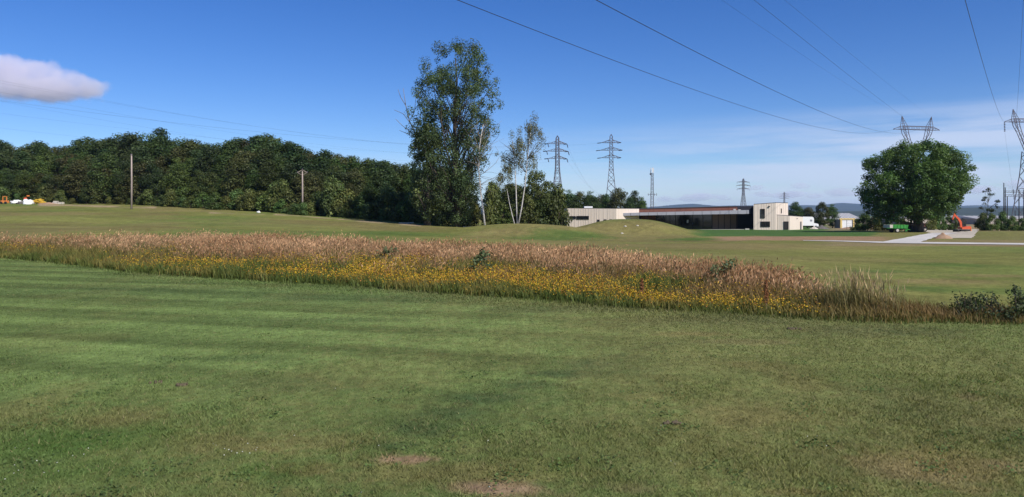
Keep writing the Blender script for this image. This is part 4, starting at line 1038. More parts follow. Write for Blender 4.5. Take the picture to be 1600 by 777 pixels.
def crossarm(mb, z, half, hw, th, r, rb):
    for s in (-1, 1):
        tip = (s * half, 0, z)
        for y in (-hw, hw):
            mb.bar((s * hw, y, z), tip, r); mb.bar((s * hw, y, z + th), tip, r)
            for t in (.3, .6):
                a = s * (hw + (half - hw) * t); mb.bar((a, y * (1 - t), z), (s * (hw + (half - hw) * (t - .3)), y * (1.3 - t), z + th * (1.3 - t) * 1.0), rb)
        for y in (-1,): mb.bar((s * hw, -hw, z), (s * hw, hw, z), rb)
def insulator_string(p, q, r=.16, n=9):
    mb = MB(); p = Vector(p); q = Vector(q)
    mb.bar(p, q, .03)
    for i in range(n):
        c = p + (q - p) * ((i + .7) / (n + .4)); dd = (q - p).normalized() * ((q - p).length / n * .28)
        mb.tube([c - dd, c, c + dd], [r * .5, r, r * .45], 8)
    return mb
def pylon(px, d, ytop, label, arms=3, armspan=3.9, rz=0, strain=True, rl=.14, rb=.075, low=-2.0):
    x, y = W(px, d); z = low; H = Zat(ytop, d) - z
    o_ = empty('pylon', (x, y, z), rz); tag(o_, label, 'pylon')
    mb = MB(); top = H - 1.2; s = H / 35.0
    lattice(mb, [(0, 2.9 * s), (H * .42, 1.45 * s), (H * .62, .78 * s), (top, .55 * s)], rl, rb)
    for k in range(4):
        c = ((-1, -1), (1, -1), (1, 1), (-1, 1))[k]; mb.bar((c[0] * .55 * s, c[1] * .55 * s, top), (0, 0, H), rl)
    mb.build('mast', STEEL, o_)
    ats = []
    for i in range(arms):
        za = H * (.905 - .085 * i); half = armspan * s * (1.0, 1.13, 1.0)[i]
        mb = MB(); crossarm(mb, za, half, .6 * s, 1.1 * s, rl * .8, rb); ao_ = mb.build('crossarm', STEEL, o_)
        for sgn in (-1, 1):
            tip = (sgn * half, 0, za)
            if strain:
                insulator_string(tip, (tip[0] - 1.6 * s, -.8, za - .25), .2 * s).build('insulator', INSUL, ao_)
                if px < 900: insulator_string(tip, (tip[0] + .55 * s, .8, za - 1.5), .2 * s).build('insulator', INSUL, ao_)
            else: insulator_string(tip, (tip[0], 0, za - 1.6 * s), .15 * s).build('insulator', INSUL, ao_)
            ats.append((x + tip[0] * math.cos(rz) - (1.6 * s if strain else 0), y + tip[0] * math.sin(rz), z + za - (.25 if strain else 1.6 * s)))
    return o_, ats
py1, at1 = pylon(871, 330, 212, 'lattice pylon with three crossarms nearest the birch crowns', rz=R(8))
py2, at2 = pylon(955, 326, 210, 'lattice pylon with three crossarms right above the ragged tree', rz=R(-6))
py3, at3 = pylon(1161.5, 690, 279, 'small distant lattice pylon above the black recessed wall', armspan=6.0, strain=False, rl=.2, rb=.09, rz=R(12))
py4, at4 = pylon(1225.5, 1230, 300, 'faint tiny lattice pylon just above the tower roof', armspan=6.5, strain=False, rl=.2, rb=.08)
# telecom mast
d = 480.0; x, y = W(1019, d); H = Zat(262, d) + 2
te_ = empty('telecom_mast', (x, y, -2)); tag(te_, 'slim lattice telecom mast with white antenna head above the hall roof', 'mast')
mb = MB(); lattice(mb, [(0, 1.0), (H * .55, .75), (H - 3.5, .62)], .1, .05); mb.build('mast', STEEL, te_)
mb = MB(); mb.tube([(0, 0, H - 3.6), (0, 0, H)], .15, 6); mb.build('head_pole', STEEL, te_)
for k in range(3):
    a = k * 2.094 + .5; mb = MB(); mb.box((math.cos(a) * .95, math.sin(a) * .95, H - 1.7), (.55, .3, 3.0), a + 1.57); mb.build('antenna_panel', WHITE, te_)
mb = MB(); mb.tube([(-.9, 0, H - 4.0), (-.9, -.5, H - 4.0)], [.7, .6], 14); mb.build('dish', INSUL, te_)
mb = MB(); zz = H * .18
for s_ in (-1, 1): mb.bar((-2.6, s_, zz + 10), (2.6, s_, zz + 10), .12)
for s_ in (-2.6, -1.2, 1.2, 2.6): mb.bar((s_, -1, zz + 9.2), (s_, -1, zz + 10.8), .16)
mb.build('side_platform', STEEL, te_)

# wide cat-head towers
def cat_tower(loc, rz, H, label, s=1.0):
    o_ = empty('wide_pylon', loc, rz); tag(o_, label, 'pylon')
    mb = MB(); zb_ = H - 5.2 * s; zw = H - 17 * s
    lattice(mb, [(0, 4.3 * s), (zw * .7, 2.0 * s), (zw, 1.5 * s)], .15, .075)
    mb.build('mast', STEEL, o_)
    mb = MB()
    for sg in (-1, 1):      # the two upright limbs of the head
        prof = [(zw, .95 * s * sg * .5, .5 * s), (H - 9.5 * s, sg * 3.8 * s, .55 * s), (zb_ - 1.5 * s, sg * 5.1 * s, .95 * s), (zb_ + 1.3 * s, sg * 5.7 * s, 1.05 * s)]
        for i in range(len(prof) - 1):
            z0, x0, w0 = prof[i]; z1, x1, w1 = prof[i + 1]; n = max(2, int((z1 - z0) / 1.4))
            for j in range(n):
                t0, t1 = j / n, (j + 1) / n; za, zc = z0 + (z1 - z0) * t0, z0 + (z1 - z0) * t1; xa, xc = x0 + (x1 - x0) * t0, x0 + (x1 - x0) * t1; wa, wc = w0 + (w1 - w0) * t0, w0 + (w1 - w0) * t1
                for y_ in (-.7 * s, .7 * s):
                    mb.bar((xa - wa, y_, za), (xc - wc, y_, zc), .12); mb.bar((xa + wa, y_, za), (xc + wc, y_, zc), .12)
                    mb.bar((xa - wa, y_, za), (xc + wc, y_, zc), .06) if j % 2 else mb.bar((xa + wa, y_, za), (xc - wc, y_, zc), .06)
        x1 = prof[-1][1]   # peak
        for y_ in (-.7 * s, .7 * s):
            for ex_ in (-1.0, 1.0): mb.bar((x1 + ex_ * s, y_, zb_ + 1.3 * s), (x1 - sg * .0 + sg * .9 * s, 0, H), .1)
        for t in (.25, .5, .75):
            w = 1.0 * s * (1 - t); c = x1 + sg * .9 * s * t; zz = zb_ + 1.3 * s + (H - zb_ - 1.3 * s) * t
            mb.bar((c - w, -.7 * s * (1 - t), zz), (c + w, -.7 * s * (1 - t), zz), .06); mb.bar((c - w, .7 * s * (1 - t), zz), (c + w, .7 * s * (1 - t), zz), .06)
    mb.build('head_frame', STEEL, o_)
    mb = MB(); half = 10.3 * s
    for y_ in (-.7 * s, .7 * s):
        mb.bar((-6.6 * s, y_, zb_ + 1.3 * s), (6.6 * s, y_, zb_ + 1.3 * s), .11); mb.bar((-6.6 * s, y_, zb_), (6.6 * s, y_, zb_), .11)
        for i in range(12):
            xa = -6.6 * s + i * 1.1 * s; mb.bar((xa, y_, zb_ + (1.3 * s if i % 2 else 0)), (xa + 1.1 * s, y_, zb_ + (0 if i % 2 else 1.3 * s)), .055)
        for sg in (-1, 1):
            mb.bar((sg * 6.6 * s, y_, zb_ + 1.3 * s), (sg * half, 0, zb_ + .1), .1); mb.bar((sg * 6.6 * s, y_, zb_), (sg * half, 0, zb_), .1); mb.bar((sg * 7.9 * s, y_ * .6, zb_), (sg * 7.9 * s, y_ * .6, zb_ + .8 * s), .055)
    be = mb.build('crossbeam', STEEL, o_)
    tips = [(-half, 0, zb_), (0, 0, zb_), (half, 0, zb_), (-6.6 * s, 0, H), (6.6 * s, 0, H)]
    c_, s__ = math.cos(rz), math.sin(rz)
    return o_, be, [(loc[0] + t[0] * c_ - t[1] * s__, loc[1] + t[0] * s__ + t[1] * c_, loc[2] + t[2]) for t in tips], tips
CTD = 300.0; cx_, cy_ = W(1432.5, CTD); zc = -2.0
ct, be, tips, ltips = cat_tower((cx_, cy_, zc), R(12), Zat(182, CTD) - zc, 'wide lattice pylon with two peaks rising behind the oak')
for t in ltips[:1]: insulator_string(t, (t[0] - .8, -1.6, t[2] - .1), .2).build('insulator', INSUL, be)
CTD2 = 272.0; cx2, cy2 = W(1606.5, CTD2)
ct2, be2, tips2, ltips2 = cat_tower((cx2, cy2, zc), R(6), Zat(171, CTD2) - zc, 'wide lattice pylon beside the substation gantry with a hanging insulator string', .87)
t = ltips2[0]; insulator_string((t[0], 0, t[2]), (t[0] + .1, 0, t[2] - 3.6), .32, 6).build('insulator', INSUL, be2)

# substation gantry
d = 240.0; x, y = W(1580, d)
gn = empty('substation_gantry', (x, y, -2)); tag(gn, 'substation gantry of dark posts and level beams by the wide pylon', 'gantry')
def lx(px): return W(px, d)[0] - x
def lz(py): return Zat(py, d) + 2
for px, yt in ((1568.6, 286), (1571.2, 293), (1575, 307), (1597, 296), (1606, 296)):
    mb = MB(); mb.tube([(lx(px), (px - 1568) * .05, 0), (lx(px), (px - 1568) * .05, lz(yt))], [.17, .13], 8); mb.build('post', FRAME, gn)
for py in (301, 307):
    mb = MB(); zz = lz(py)
    for dz in (0, .5): mb.bar((lx(1570), .3, zz + dz), (lx(1625), .3, zz + dz), .08)
    for i in range(12): mb.bar((lx(1570) + i * .9, .3, zz), (lx(1570) + i * .9 + .9, .3, zz + .5), .04)
    mb.build('beam', STEEL, gn)
for (px, ya, yb) in ((1582.5, 296, 304), (1583.8, 305, 312), (1585.5, 329, 338)):
    insulator_string((lx(px), -.2, lz(ya)), (lx(px + .6), -.2, lz(yb)), .28, 6).build('insulator', INSUL, gn)

# ------------------------------------------------------------------ overhead wires
def wire(pts, r, label, group=None, name='power_line'):
    mb = MB(); mb.tube(pts, r * .5, 5); o_ = mb.build(name, WIRE); return tag(o_, label, 'power line', group)
def quad_wire(P0, P1, Pm_t, sag, t1=1.0, n=64):
    """parabola from P0 through P1 with sag below the chord at the middle, extended to t1"""
    P0 = np.array(P0, float); P1 = np.array(P1, float); out = []
    for t in np.linspace(0, t1, n):
        p = P0 + (P1 - P0) * t; p[2] -= sag * 4 * t * (1 - t); out.append(p)
    return out
def pix_wire(P0, pts_px, slope, r, label, group=None, ext=1.25):
    """wire leaving tower point P0, running in the vertical plane of plan slope dx/dy, fitted to photo pixels"""
    ds = []; zs = []
    for (px, py) in pts_px:
        u = (px - 800) / F; dd = (P0[0] - slope * P0[1]) / (u - slope); ds.append(dd); zs.append(Zat(py, dd))
    ds = np.array([P0[1]] + ds); zs = np.array([P0[2]] + zs)
    co = np.polyfit(ds, zs, 2, w=np.array([6] + [1] * (len(ds) - 1)))
    dd = np.linspace(P0[1], ds.min() - 25, 70)
    return wire([(P0[0] + slope * (q - P0[1]), q, float(np.polyval(co, q)) + (P0[2] - np.polyval(co, P0[1])) * math.exp(-abs(P0[1] - q) / 6)) for q in dd], r, label, group)
SL = .595
pix_wire(tips[0], [(1206, 180), (1060, 132), (860, 58), (718, 0)], SL, .045, 'lowest and longest conductor sweeping from top centre to the wide pylon')
pix_wire(tips[1], [(1262, 166), (1094, 84), (930, 0)], SL, .045, 'middle dark conductor sweeping down to the wide pylon behind the oak')
pix_wire(tips[3], [(1409 - 2, 180), (1319, 112), (1178, 0)], SL, .045, 'steepest dark wire dropping to the peak of the wide pylon')
pix_wire((tips[3][0] + 1, tips[3][1], tips[3][2] - .3), [(1380, 165), (1260, 92), (1130, 0)], SL, .018, 'faint thin wire just under the steepest dark one')
pix_wire(tips[4], [(1400, 140), (1300, 66), (1232, 0)], SL, .018, 'faint thin wire running to the second peak of the wide pylon')
pix_wire(tips2[0], [(1545, 130), (1525, 62), (1508, 0)], .65, .045, 'single dark conductor dropping to the tip of the pylon by the gantry')
pix_wire(tips2[3], [(1593, 110), (1598, 20), (1599.5, -10)], .645, .02, 'faint earth wire near the frame edge above the gantry pylon')
t = tips2[0]
wire(quad_wire((t[0] + .1, t[1], t[2] - 3.5), (W(1582.5, d)[0], d, Zat(296, d)), 0, .5), .035, 'slack down lead from the hanging insulator to the gantry')
LG = 'conductors crossing the sky above the wood'; LL = 'thin power conductor crossing the sky above the dense wood'
for i, (a, b_) in enumerate(zip(at1, (0, 1, 2, 3, 4, 5))):
    if i % 2 == 0 or i == 1:
        P1 = np.array(W(-250, 95) + (Zat((60, 66, 80, 0, 95, 0)[i] + 15, 95),)); wire(quad_wire(a, P1, 0, 5.5), .014, LL, LG)
for i, a in enumerate(at2):
    if i % 2 == 0: P1 = np.array(W(-260, 120) + (Zat((120, 0, 142, 0, 168, 0)[i], 120),)); wire(quad_wire(a, P1, 0, 5.0), .026 if i == 0 else .014, LL, LG)
LG = 'low wires strung in front of the wood'; LL = 'low thin wire strung in front of the dense wood'
for dx, dz in ((-.75, -.2), (.75, -.2), (0, .55)):
    a = (p472[0] + dx, p472[1], p472[2] + dz); c = (p205[0] - 60, p205[1] + 12, p205[2] + dz * .8 - .5)
    wire(quad_wire(a, c, 0, 1.2), .016, LL, LG)
    c = (W(700, 119)[0] + dx, 119, Zat(258, 119) + dz); wire(quad_wire(a, c, 0, .4), .016, LL, LG)
LG = 'wires hanging from the pylon near the birches'; LL = 'thin wire sloping down from the pylon near the birches to the wood'
for i, a in enumerate(at1):
    if i % 2 == 1:
        c = np.array(W(930 + i * 3, 520) + (Zat(305, 520),)); wire(quad_wire((a[0] + 2.2, a[1], a[2] - 1.2), c, 0, 3), .03, LL, LG)

# ------------------------------------------------------------------ grasses
def blades(pos, h, w, lean, col, seg=2, tipcol=None):
    """tapered blades; pos (N,3)"""
    n = len(pos); a = rng.random(n) * 2 * math.pi
    t = np.stack([np.cos(a), np.sin(a), np.zeros(n)], 1); bdir = np.stack([-np.sin(a), np.cos(a), np.zeros(n)], 1)
    ld = unit(rng.normal(size=(n, 3)) * np.array([1, 1, 0]) + np.array([-.25, .1, 0])) * lean[:, None]
    mid = pos + np.array([0, 0, 1]) * (h * .55)[:, None] + ld * (h * .25)[:, None]
    tip = pos + np.array([0, 0, 1]) * h[:, None] * np.sqrt(np.maximum(1 - lean ** 2 * .5, .2))[:, None] + ld * h[:, None]
    hw = (w * .5)[:, None]
    V = np.stack([pos - t * hw, pos + t * hw, mid + t * hw * .75, mid - t * hw * .75, tip], 1)
    i = np.arange(n)[:, None] * 5
    tri = np.concatenate([i + np.array([[0, 1, 2]]), i + np.array([[0, 2, 3]]), i + np.array([[3, 2, 4]])], 1).reshape(-1, 3)
    tc = col if tipcol is None else tipcol
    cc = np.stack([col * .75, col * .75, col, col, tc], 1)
    return V.reshape(-1, 3), tri, cc.reshape(-1, 3), tip, ld
def near_blades(pos, h, w, lean, col):
    n = len(pos); a = rng.random(n) * 2 * math.pi
    t = np.stack([np.cos(a), np.sin(a), np.zeros(n)], 1) * (w * .5)[:, None]
    ld = unit(rng.normal(size=(n, 3)) * np.array([1, 1, 0])) * (lean * h)[:, None]
    V = np.stack([pos - t, pos + t, pos + ld + np.array([0, 0, 1]) * h[:, None]], 1)
    return V.reshape(-1, 3), np.arange(3 * n).reshape(n, 3), np.repeat(col, 3, 0)
def join(parts):
    Vs, Fs, Cs = [], [], []; k = 0
    for V, Fc, C in parts: Vs.append(V); Fs.append(Fc + k); Cs.append(C); k += len(V)
    return np.concatenate(Vs), np.concatenate(Fs), np.concatenate(Cs)

# short mown turf of the foreground
NB = 600000
dmin, dmax = 3.9, 34.0
u_ = rng.random(NB); p_ = .35     # density falls with distance
dd = (dmin ** p_ + u_ * (dmax ** p_ - dmin ** p_)) ** (1 / p_)
xx = (rng.random(NB) * 2 - 1) * .74 * dd
t_, _px = meadow_t(xx, dd)
keep = (t_ < .06)
xx, dd = xx[keep], dd[keep]
zz = terrain(xx, dd)
gc = turf(xx, dd, zz)
soil = np.clip((gc[:, 0] / gc[:, 1] - 1.15) / .3, 0, 1)
keep = rng.random(len(xx)) > soil * .75
xx, dd, zz, gc = xx[keep], dd[keep], zz[keep], gc[keep]
n = len(xx)
edge = np.clip(1 + (meadow_t(xx, dd)[0]) * 5, 0, 1)
rough_ = sstep(1.5, 5, xx + (dd - 8) * .2) * .5 + sstep(6.8, 5.2, dd) * .4
tuf = fbm(xx / .10, dd / .14, 121, 2); tuf2 = fbm(xx / .6, dd / .8, 122, 3)
h = (.011 + .013 * rng.random(n)) * (.68 + .64 * tuf) * (.8 + .5 * sstep(.5, .7, tuf2) * (dd < 8)) * (1 + rough_ + edge * 2.2) ; w = (.0028 + .0008 * dd) * (.7 + .6 * rng.random(n))
gc = gc * (.70 + .75 * rng.random(n))[:, None]
st = rng.random(n) < .045; gc[st] = np.array((.23, .20, .10)) * (.7 + .6 * rng.random(st.sum()))[:, None]
V, Fc, C = near_blades(np.stack([xx, dd, zz - .003], 1), h, w, .4 + .9 * rng.random(n), gc)
tag(link('mown_grass', np_mesh('mown_grass', V, Fc, GRASSM, C)), 'short mown grass covering the putting green and its surround', 'grass', kind='stuff')

# meadow
NM = 120000
px = rng.random(NM * 2) * 1980 - 240
f_ = np.interp(px, FE[:, 0], FD); b_ = np.interp(px, FE[:, 0], BD)
wgt = (b_ - f_) * f_
k = rng.random(len(px)) < wgt / wgt.max() * 1.6 + .12
px = px[k][:NM]; f_ = f_[k][:NM]; b_ = b_[k][:NM]; n = len(px)
tt = rng.random(n) * 1.04 - .02
yy = f_ + tt * (b_ - f_) + rng.normal(size=n) * .12; xx = (px - 800) / F * yy
zz = terrain(xx, yy)
clump = fbm(xx / 1.3, yy / 1.3, 101, 3); broad = fbm(xx / 4, yy / 3, 102, 3)
pink = sstep(.30, .50, tt + (clump - .5) * .55 + (broad - .5) * .4) * (1 - .80 * (1 - sstep(60, 400, px)))
pink *= 1 - sstep(1225, 1300, px)
flow = sstep(-.01, .05, tt) * (1 - sstep(.26, .46, tt + (clump - .5) * .5)) * sstep(120, 330, px) * (1 - sstep(1180, 1330, px))
flow = np.maximum(flow, .4 * sstep(.1, .3, tt) * (1 - sstep(.4, .6, tt)) * (1 - sstep(40, 110, px)))
hscale = np.interp(px, [-240, 0, 400, 600, 800, 1000, 1180, 1290, 1360, 1420, 1480, 1760], [.70, .66, .74, .64, .60, .56, .50, .46, .44, .30, .24, .30])
grow = .50 + .50 * sstep(.0, .50, tt)
G1 = np.array((.085, .112, .026)); G2 = np.array((.165, .145, .040)); STR = np.array((.27, .19, .10)); PK = np.array((.54, .325, .18)); DKB = np.array((.22, .105, .05)); YL = np.array((.50, .315, .018))
r = rng.random(n)
isP = r < pink * (.28 + .62 * sstep(.38, .62, fbm(xx / .8, yy / 1.4, 115, 3)))
isB = ~isP
h = hscale * grow * (.62 + .58 * rng.random(n)) * (.58 + .50 * clump + .36 * fbm(xx / .35, yy / .5, 117, 2))
h[isB] *= .82
mixg = sstep(.35, .65, fbm(xx / .9, yy / .9, 104, 3))[:, None]
cg = G1 * (1 - mixg) + G2 * mixg
brown = (sstep(.45, .62, fbm(xx / 1.1, yy / .9, 106, 3)) * .65 * sstep(.0, .3, tt))[:, None]
brown = np.maximum(brown, (sstep(1190, 1290, px) * .45)[:, None])
cg = cg * (1 - brown) + (DKB * .6 + STR * .35) * brown
cg = cg * (.65 + .7 * rng.random(n))[:, None]
dark = sstep(.45, .6, fbm(xx / 1.5, yy / 2, 108, 3)) * .65
cp = STR * (.7 + .5 * rng.random(n))[:, None]
bcol = np.where(isP[:, None], cp, cg)
w = (.006 + .0006 * yy) * (.7 + .6 * rng.random(n)); w[isP] *= .55
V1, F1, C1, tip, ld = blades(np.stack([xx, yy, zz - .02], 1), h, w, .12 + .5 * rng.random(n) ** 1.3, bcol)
# extra low green under growth
m2 = rng.random(n) < .8
cl = G1 * (.6 + .7 * rng.random(m2.sum()))[:, None]
V2, F2, C2, _, _ = blades(np.stack([xx[m2] + rng.normal(size=m2.sum()) * .1, yy[m2] + rng.normal(size=m2.sum()) * .1, zz[m2] - .02], 1), h[m2] * .6, w[m2] * 1.4, .3 + .5 * rng.random(m2.sum()), cl)
# plumes
ip = np.where(isP)[0]
def plume(tip, ld, ln, wd, col):
    n_ = len(tip); ax = unit(ld * .8 + np.array([0, 0, .8]) + rng.normal(size=(n_, 3)) * .12)
    a = rng.random(n_) * 6.28; t = np.stack([np.cos(a), np.sin(a), np.zeros(n_)], 1); t = unit(np.cross(ax, t))
    b0 = tip - ax * (ln * .45)[:, None]; m = tip - ax * (ln * .05)[:, None]; e = tip + ax * (ln * .55)[:, None]
    V = np.stack([b0, m + t * (wd * .5)[:, None], e, m - t * (wd * .5)[:, None]], 1).reshape(-1, 3)
    i = np.arange(n_)[:, None] * 4
    return V, np.concatenate([i + np.array([[0, 1, 2]]), i + np.array([[0, 2, 3]])], 1).reshape(-1, 3), np.repeat(col, 4, 0)
dk = dark[ip][:, None]
pc = (PK * (1 - dk) + DKB * 1.25 * dk) * (.7 + .6 * rng.random(len(ip)))[:, None]
dk = np.maximum(dk, .55 * sstep(.5, .7, fbm(xx[ip] / .5, yy[ip] / 1.1, 131, 3))[:, None])
PP = []
for q in range(4):
    jit = rng.normal(size=(len(ip), 3)) * np.array([.07, .07, .05]); jit[:, 2] -= .065 * q
    cq = (pc * (1 - .14 * q) + DKB * .14 * q) * (.65 + .7 * rng.random(len(ip)))[:, None]; gq = rng.random(len(ip)) < .16; cq[gq] = STR * (.9 + .6 * rng.random(gq.sum()))[:, None]
    PP.append(plume(tip[ip] + jit, ld[ip] + rng.normal(size=(len(ip), 3)) * .35 + np.array([.22, 0, 0]), .06 + .08 * rng.random(len(ip)), (.009 + .0005 * yy[ip]) * (.6 + .7 * rng.random(len(ip))), cq))
PV, PF, PC = join(PP)
V, Fc, C = join([(V1, F1, C1), (V2, F2, C2), (PV, PF, PC)])
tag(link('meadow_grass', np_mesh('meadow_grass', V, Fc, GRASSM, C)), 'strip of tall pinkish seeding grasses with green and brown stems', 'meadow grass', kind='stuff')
# yellow flowers
fi = np.where((rng.random(n) < flow * (.16 + .84 * sstep(.40, .68, fbm(xx / .55, yy / .55, 111, 3))) * (.5 + .8 * broad)) & isB)[0]
rep = 3
parts = []
for q in range(rep):
    c0 = tip[fi] + rng.normal(size=(len(fi), 3)) * np.array([.09, .09, .03]); c0[:, 2] -= h[fi] * .55 * rng.random(len(fi)) ** 1.5
    nr_ = unit(rng.normal(size=(len(fi), 3)) * .6 + np.array([.15, -.45, .75]))
    cy = YL * (.65 + .6 * rng.random(len(fi)))[:, None]; og = rng.random(len(fi)) < .34; cy[og] = np.array((.36, .155, .03)) * (.6 + .7 * rng.random(og.sum()))[:, None]
    parts.append(leaf_quads(c0, nr_, (.015 + .00065 * yy[fi]) * (.7 + .6 * rng.random(len(fi))), cy, .9))
V, Fc, C = join(parts)
FLM = leaf_mat('petal', trans=.2, objvar=0.0, rough=.6, spec=.2)
tag(link('yellow_wildflowers', np_mesh('yellow_wildflowers', V, Fc, FLM, C)), 'band of small yellow wildflowers along the front of the meadow strip', 'wildflowers', kind='stuff')

# individual plants in the strip
def tuft(name, px, d, n, h0, spread, col, tcol, label, cat, plume_c=None, plume_l=.2, lean=.3, width=.02):
    x, y, z = at_ground(px, d); o_ = empty(name, (x, y, z)); tag(o_, label, cat)
    pos = np.stack([rng.normal(size=n) * spread, rng.normal(size=n) * spread * .6, np.full(n, -.02)], 1)
    h = h0 * (.6 + .45 * rng.random(n))
    V, Fc, C, tp, ld = blades(pos, h, width * (.6 + .7 * rng.random(n)), lean * (.3 + rng.random(n)), np.array(col) * (.7 + .6 * rng.random(n))[:, None])
    link('stems', np_mesh('stems', V, Fc, GRASSM, C), o_)
    if plume_c is not None:
        V, Fc, C = plume(tp, ld, plume_l * (.7 + .6 * rng.random(n)), width * 1.6 * (.7 + .6 * rng.random(n)), np.array(plume_c) * (.7 + .6 * rng.random(n))[:, None])
        link('seed_heads', np_mesh('seed_heads', V, Fc, GRASSM, C), o_)
    return o_
RG = 'tall pale reed grass tufts at the end of the meadow'
for px, d, n, h0, sp_ in ((1314, 12.9, 60, .66, .17), (1333, 12.8, 90, .74, .15), (1352, 12.8, 70, .66, .17), (1374, 12.7, 55, .58, .19), (1396, 12.5, 40, .46, .18)):
    tuft('reed_grass', px, d, n, h0, sp_, (.22, .195, .085), None, 'tall pale reed grass tuft at the narrow end of the meadow strip', 'reed grass', (.44, .32, .18), .16, .32, .010)['group'] = RG
def dock(px, d, h, label):
    x, y, z = at_ground(px, d); o_ = empty('dock_plant', (x, y, z)); tag(o_, label, 'dock')
    n = 420; zt = rng.random(n) ** .8; r_ = .034 * (1 - .6 * zt) * (.5 + rng.random(n)); a = rng.random(n) * 6.28
    pos = np.stack([np.cos(a) * r_, np.sin(a) * r_, h * (.3 + .7 * zt)], 1)
    V, Fc, C = leaf_quads(pos, unit(rng.normal(size=(n, 3))), np.full(n, .026), np.array((.27, .12, .055))[None] * (.7 + .6 * rng.random(n))[:, None])
    link('seed_spike', np_mesh('seed_spike', V, Fc, GRASSM, C), o_)
    m_ = MB(); m_.tube([(0, 0, -.05), (.01, 0, h)], [.012, .006], 5); m_.build('stem', SOIL, o_)
dock(1003, 14.6, .44, 'rusty red dock spike among the yellow flowers, nearer the middle of the strip')
dock(1197, 12.9, .56, 'tallest rusty red dock spike near the brown end of the flower band')
for px, d, h0, lb in ((748, 19, .78, 'grey green thistly weed standing over the brown grass'), (606, 23, .7, 'pale green umbel weed in the middle of the pink grass'), (1127, 16.2, .72, 'dark green upright weed where the pink grass thins out')):
    x, y, z = at_ground(px, d); o_ = empty('tall_weed', (x, y, z)); tag(o_, lb, 'weed')
    n = 260; C_ = np.stack([rng.normal(size=14) * .16, rng.normal(size=14) * .14, h0 * (.35 + .6 * rng.random(14))], 1)
    V, Fc, C = clump_leaves(C_, np.full(14, .1), n, .075, (.10, .13, .06), 1.2); link('leaves', np_mesh('leaves', V, Fc, GRASSM, C), o_)
    m_ = MB()
    for c in C_: m_.tube([(c[0] * .2, c[1] * .2, -.03), (c[0] * .7, c[1] * .7, c[2] * .6), tuple(c)], [.008, .006, .004], 4)
    m_.build('stem', MATS['bark'], o_)
# dark bramble at the edge
for i, (px, d, wd, h0, lb) in enumerate(((1592, 12.0, .55, .54, 'large dark bramble shrub past the end of the meadow strip'), (1540, 12.2, .36, .40, 'low dark bramble between the dry grass and the larger bramble'), (1512, 12.3, .22, .34, 'smallest dark green bramble sprig at the end of the dry grass'))):
    x, y, z = at_ground(px, d); o_ = empty('bramble', (x, y, z)); tag(o_, lb, 'bramble')
    nc = 26; C_ = np.stack([rng.normal(size=nc) * wd * .6, rng.normal(size=nc) * .25, h0 * (.08 + .75 * rng.random(nc) ** 1.1)], 1)
    V, Fc, C = clump_leaves(C_, np.full(nc, .13), 1700 if i == 0 else 600, .042, (.050, .072, .028), .9); link('leaves', np_mesh('leaves', V, Fc, LEAF, C), o_)
    m_ = MB()
    for c in C_: m_.tube([(c[0] * .3, c[1] * .3, -.03), (c[0] * .8, c[1] * .8, c[2] * .7), tuple(c + np.array([0, 0, .1]))], [.012, .008, .004], 4)
    m_.build('stems', BARK, o_)

# clods and clover on the green
for px, py, s, lb in ((246, 599, .03, 'small dark turf clod on the green, first of a pair'), (286, 603, .042, 'flat dark turf clod on the green, larger of a pair'), (1052, 663, .042, 'lone brown turf clod lying on the mown green'), (1237, 515, .06, 'dark divot of turf near the brown end of the meadow')):
    x, y, z = hit(px, py); m_ = MB(); [m_.blob((rng.normal() * s * .9, rng.normal() * s * .5, .006), (s * (.2 + .35 * rng.random()), s * (.2 + .3 * rng.random()), .012 + .012 * rng.random()), px + q, .45, 10, 7, freq=3) for q in range(9)]
    tag(m_.build('turf_clod', CLOD, None, loc=(x, y, z), smooth=True), lb, 'turf clod')
wp = []; 
for _ in range(110):
    d0 = 4.4 + 5 * rng.random() ** 1.6; x0 = (rng.random() * 2 - 1) * .7 * d0; m_n = int(10 + 35 * rng.random())
    q = np.stack([x0 + rng.normal(size=m_n) * .07, d0 + rng.normal(size=m_n) * .07], 1); wp.append(q)
wp = np.concatenate(wp); wz = terrain(wp[:, 0], wp[:, 1]) + .012 + .012 * rng.random(len(wp))
V, Fc, C = leaf_quads(np.column_stack([wp, wz]), unit(rng.normal(size=(len(wp), 3)) * .45 + np.array([0, 0, 1])), .014 + .014 * rng.random(len(wp)), np.array((.092, .14, .042))[None] * (.7 + .6 * rng.random(len(wp)))[:, None], .85)
tag(link('clover_leaves', np_mesh('clover_leaves', V, Fc, GRASSM, C)), 'patches of low broad clover leaves in the nearest mown grass', 'clover', kind='stuff')
pts = [hit(a + rng.normal() * sx, b_ + rng.normal() * sy) for a, b_, sx, sy, m_n in ((370, 712, 22, 6, 14), (70, 735, 40, 14, 9), (100, 710, 50, 8, 6), (1052, 730, 3, 2, 2), (620, 690, 200, 60, 12), (1260, 706, 40, 10, 3)) for _ in range(m_n)]
pts = np.array(pts); n = len(pts); pts[:, 2] += .03
V, Fc, C = leaf_quads(pts, unit(rng.normal(size=(n, 3)) * .5 + np.array([0, -.4, .8])), np.full(n, .010), np.repeat(np.array([[.45, .45, .40]]), n, 0), .9)
tag(link('clover_flowers', np_mesh('clover_flowers', V, Fc, FLM, C)), 'scattered tiny white clover heads in the mown grass', 'clover', kind='stuff')

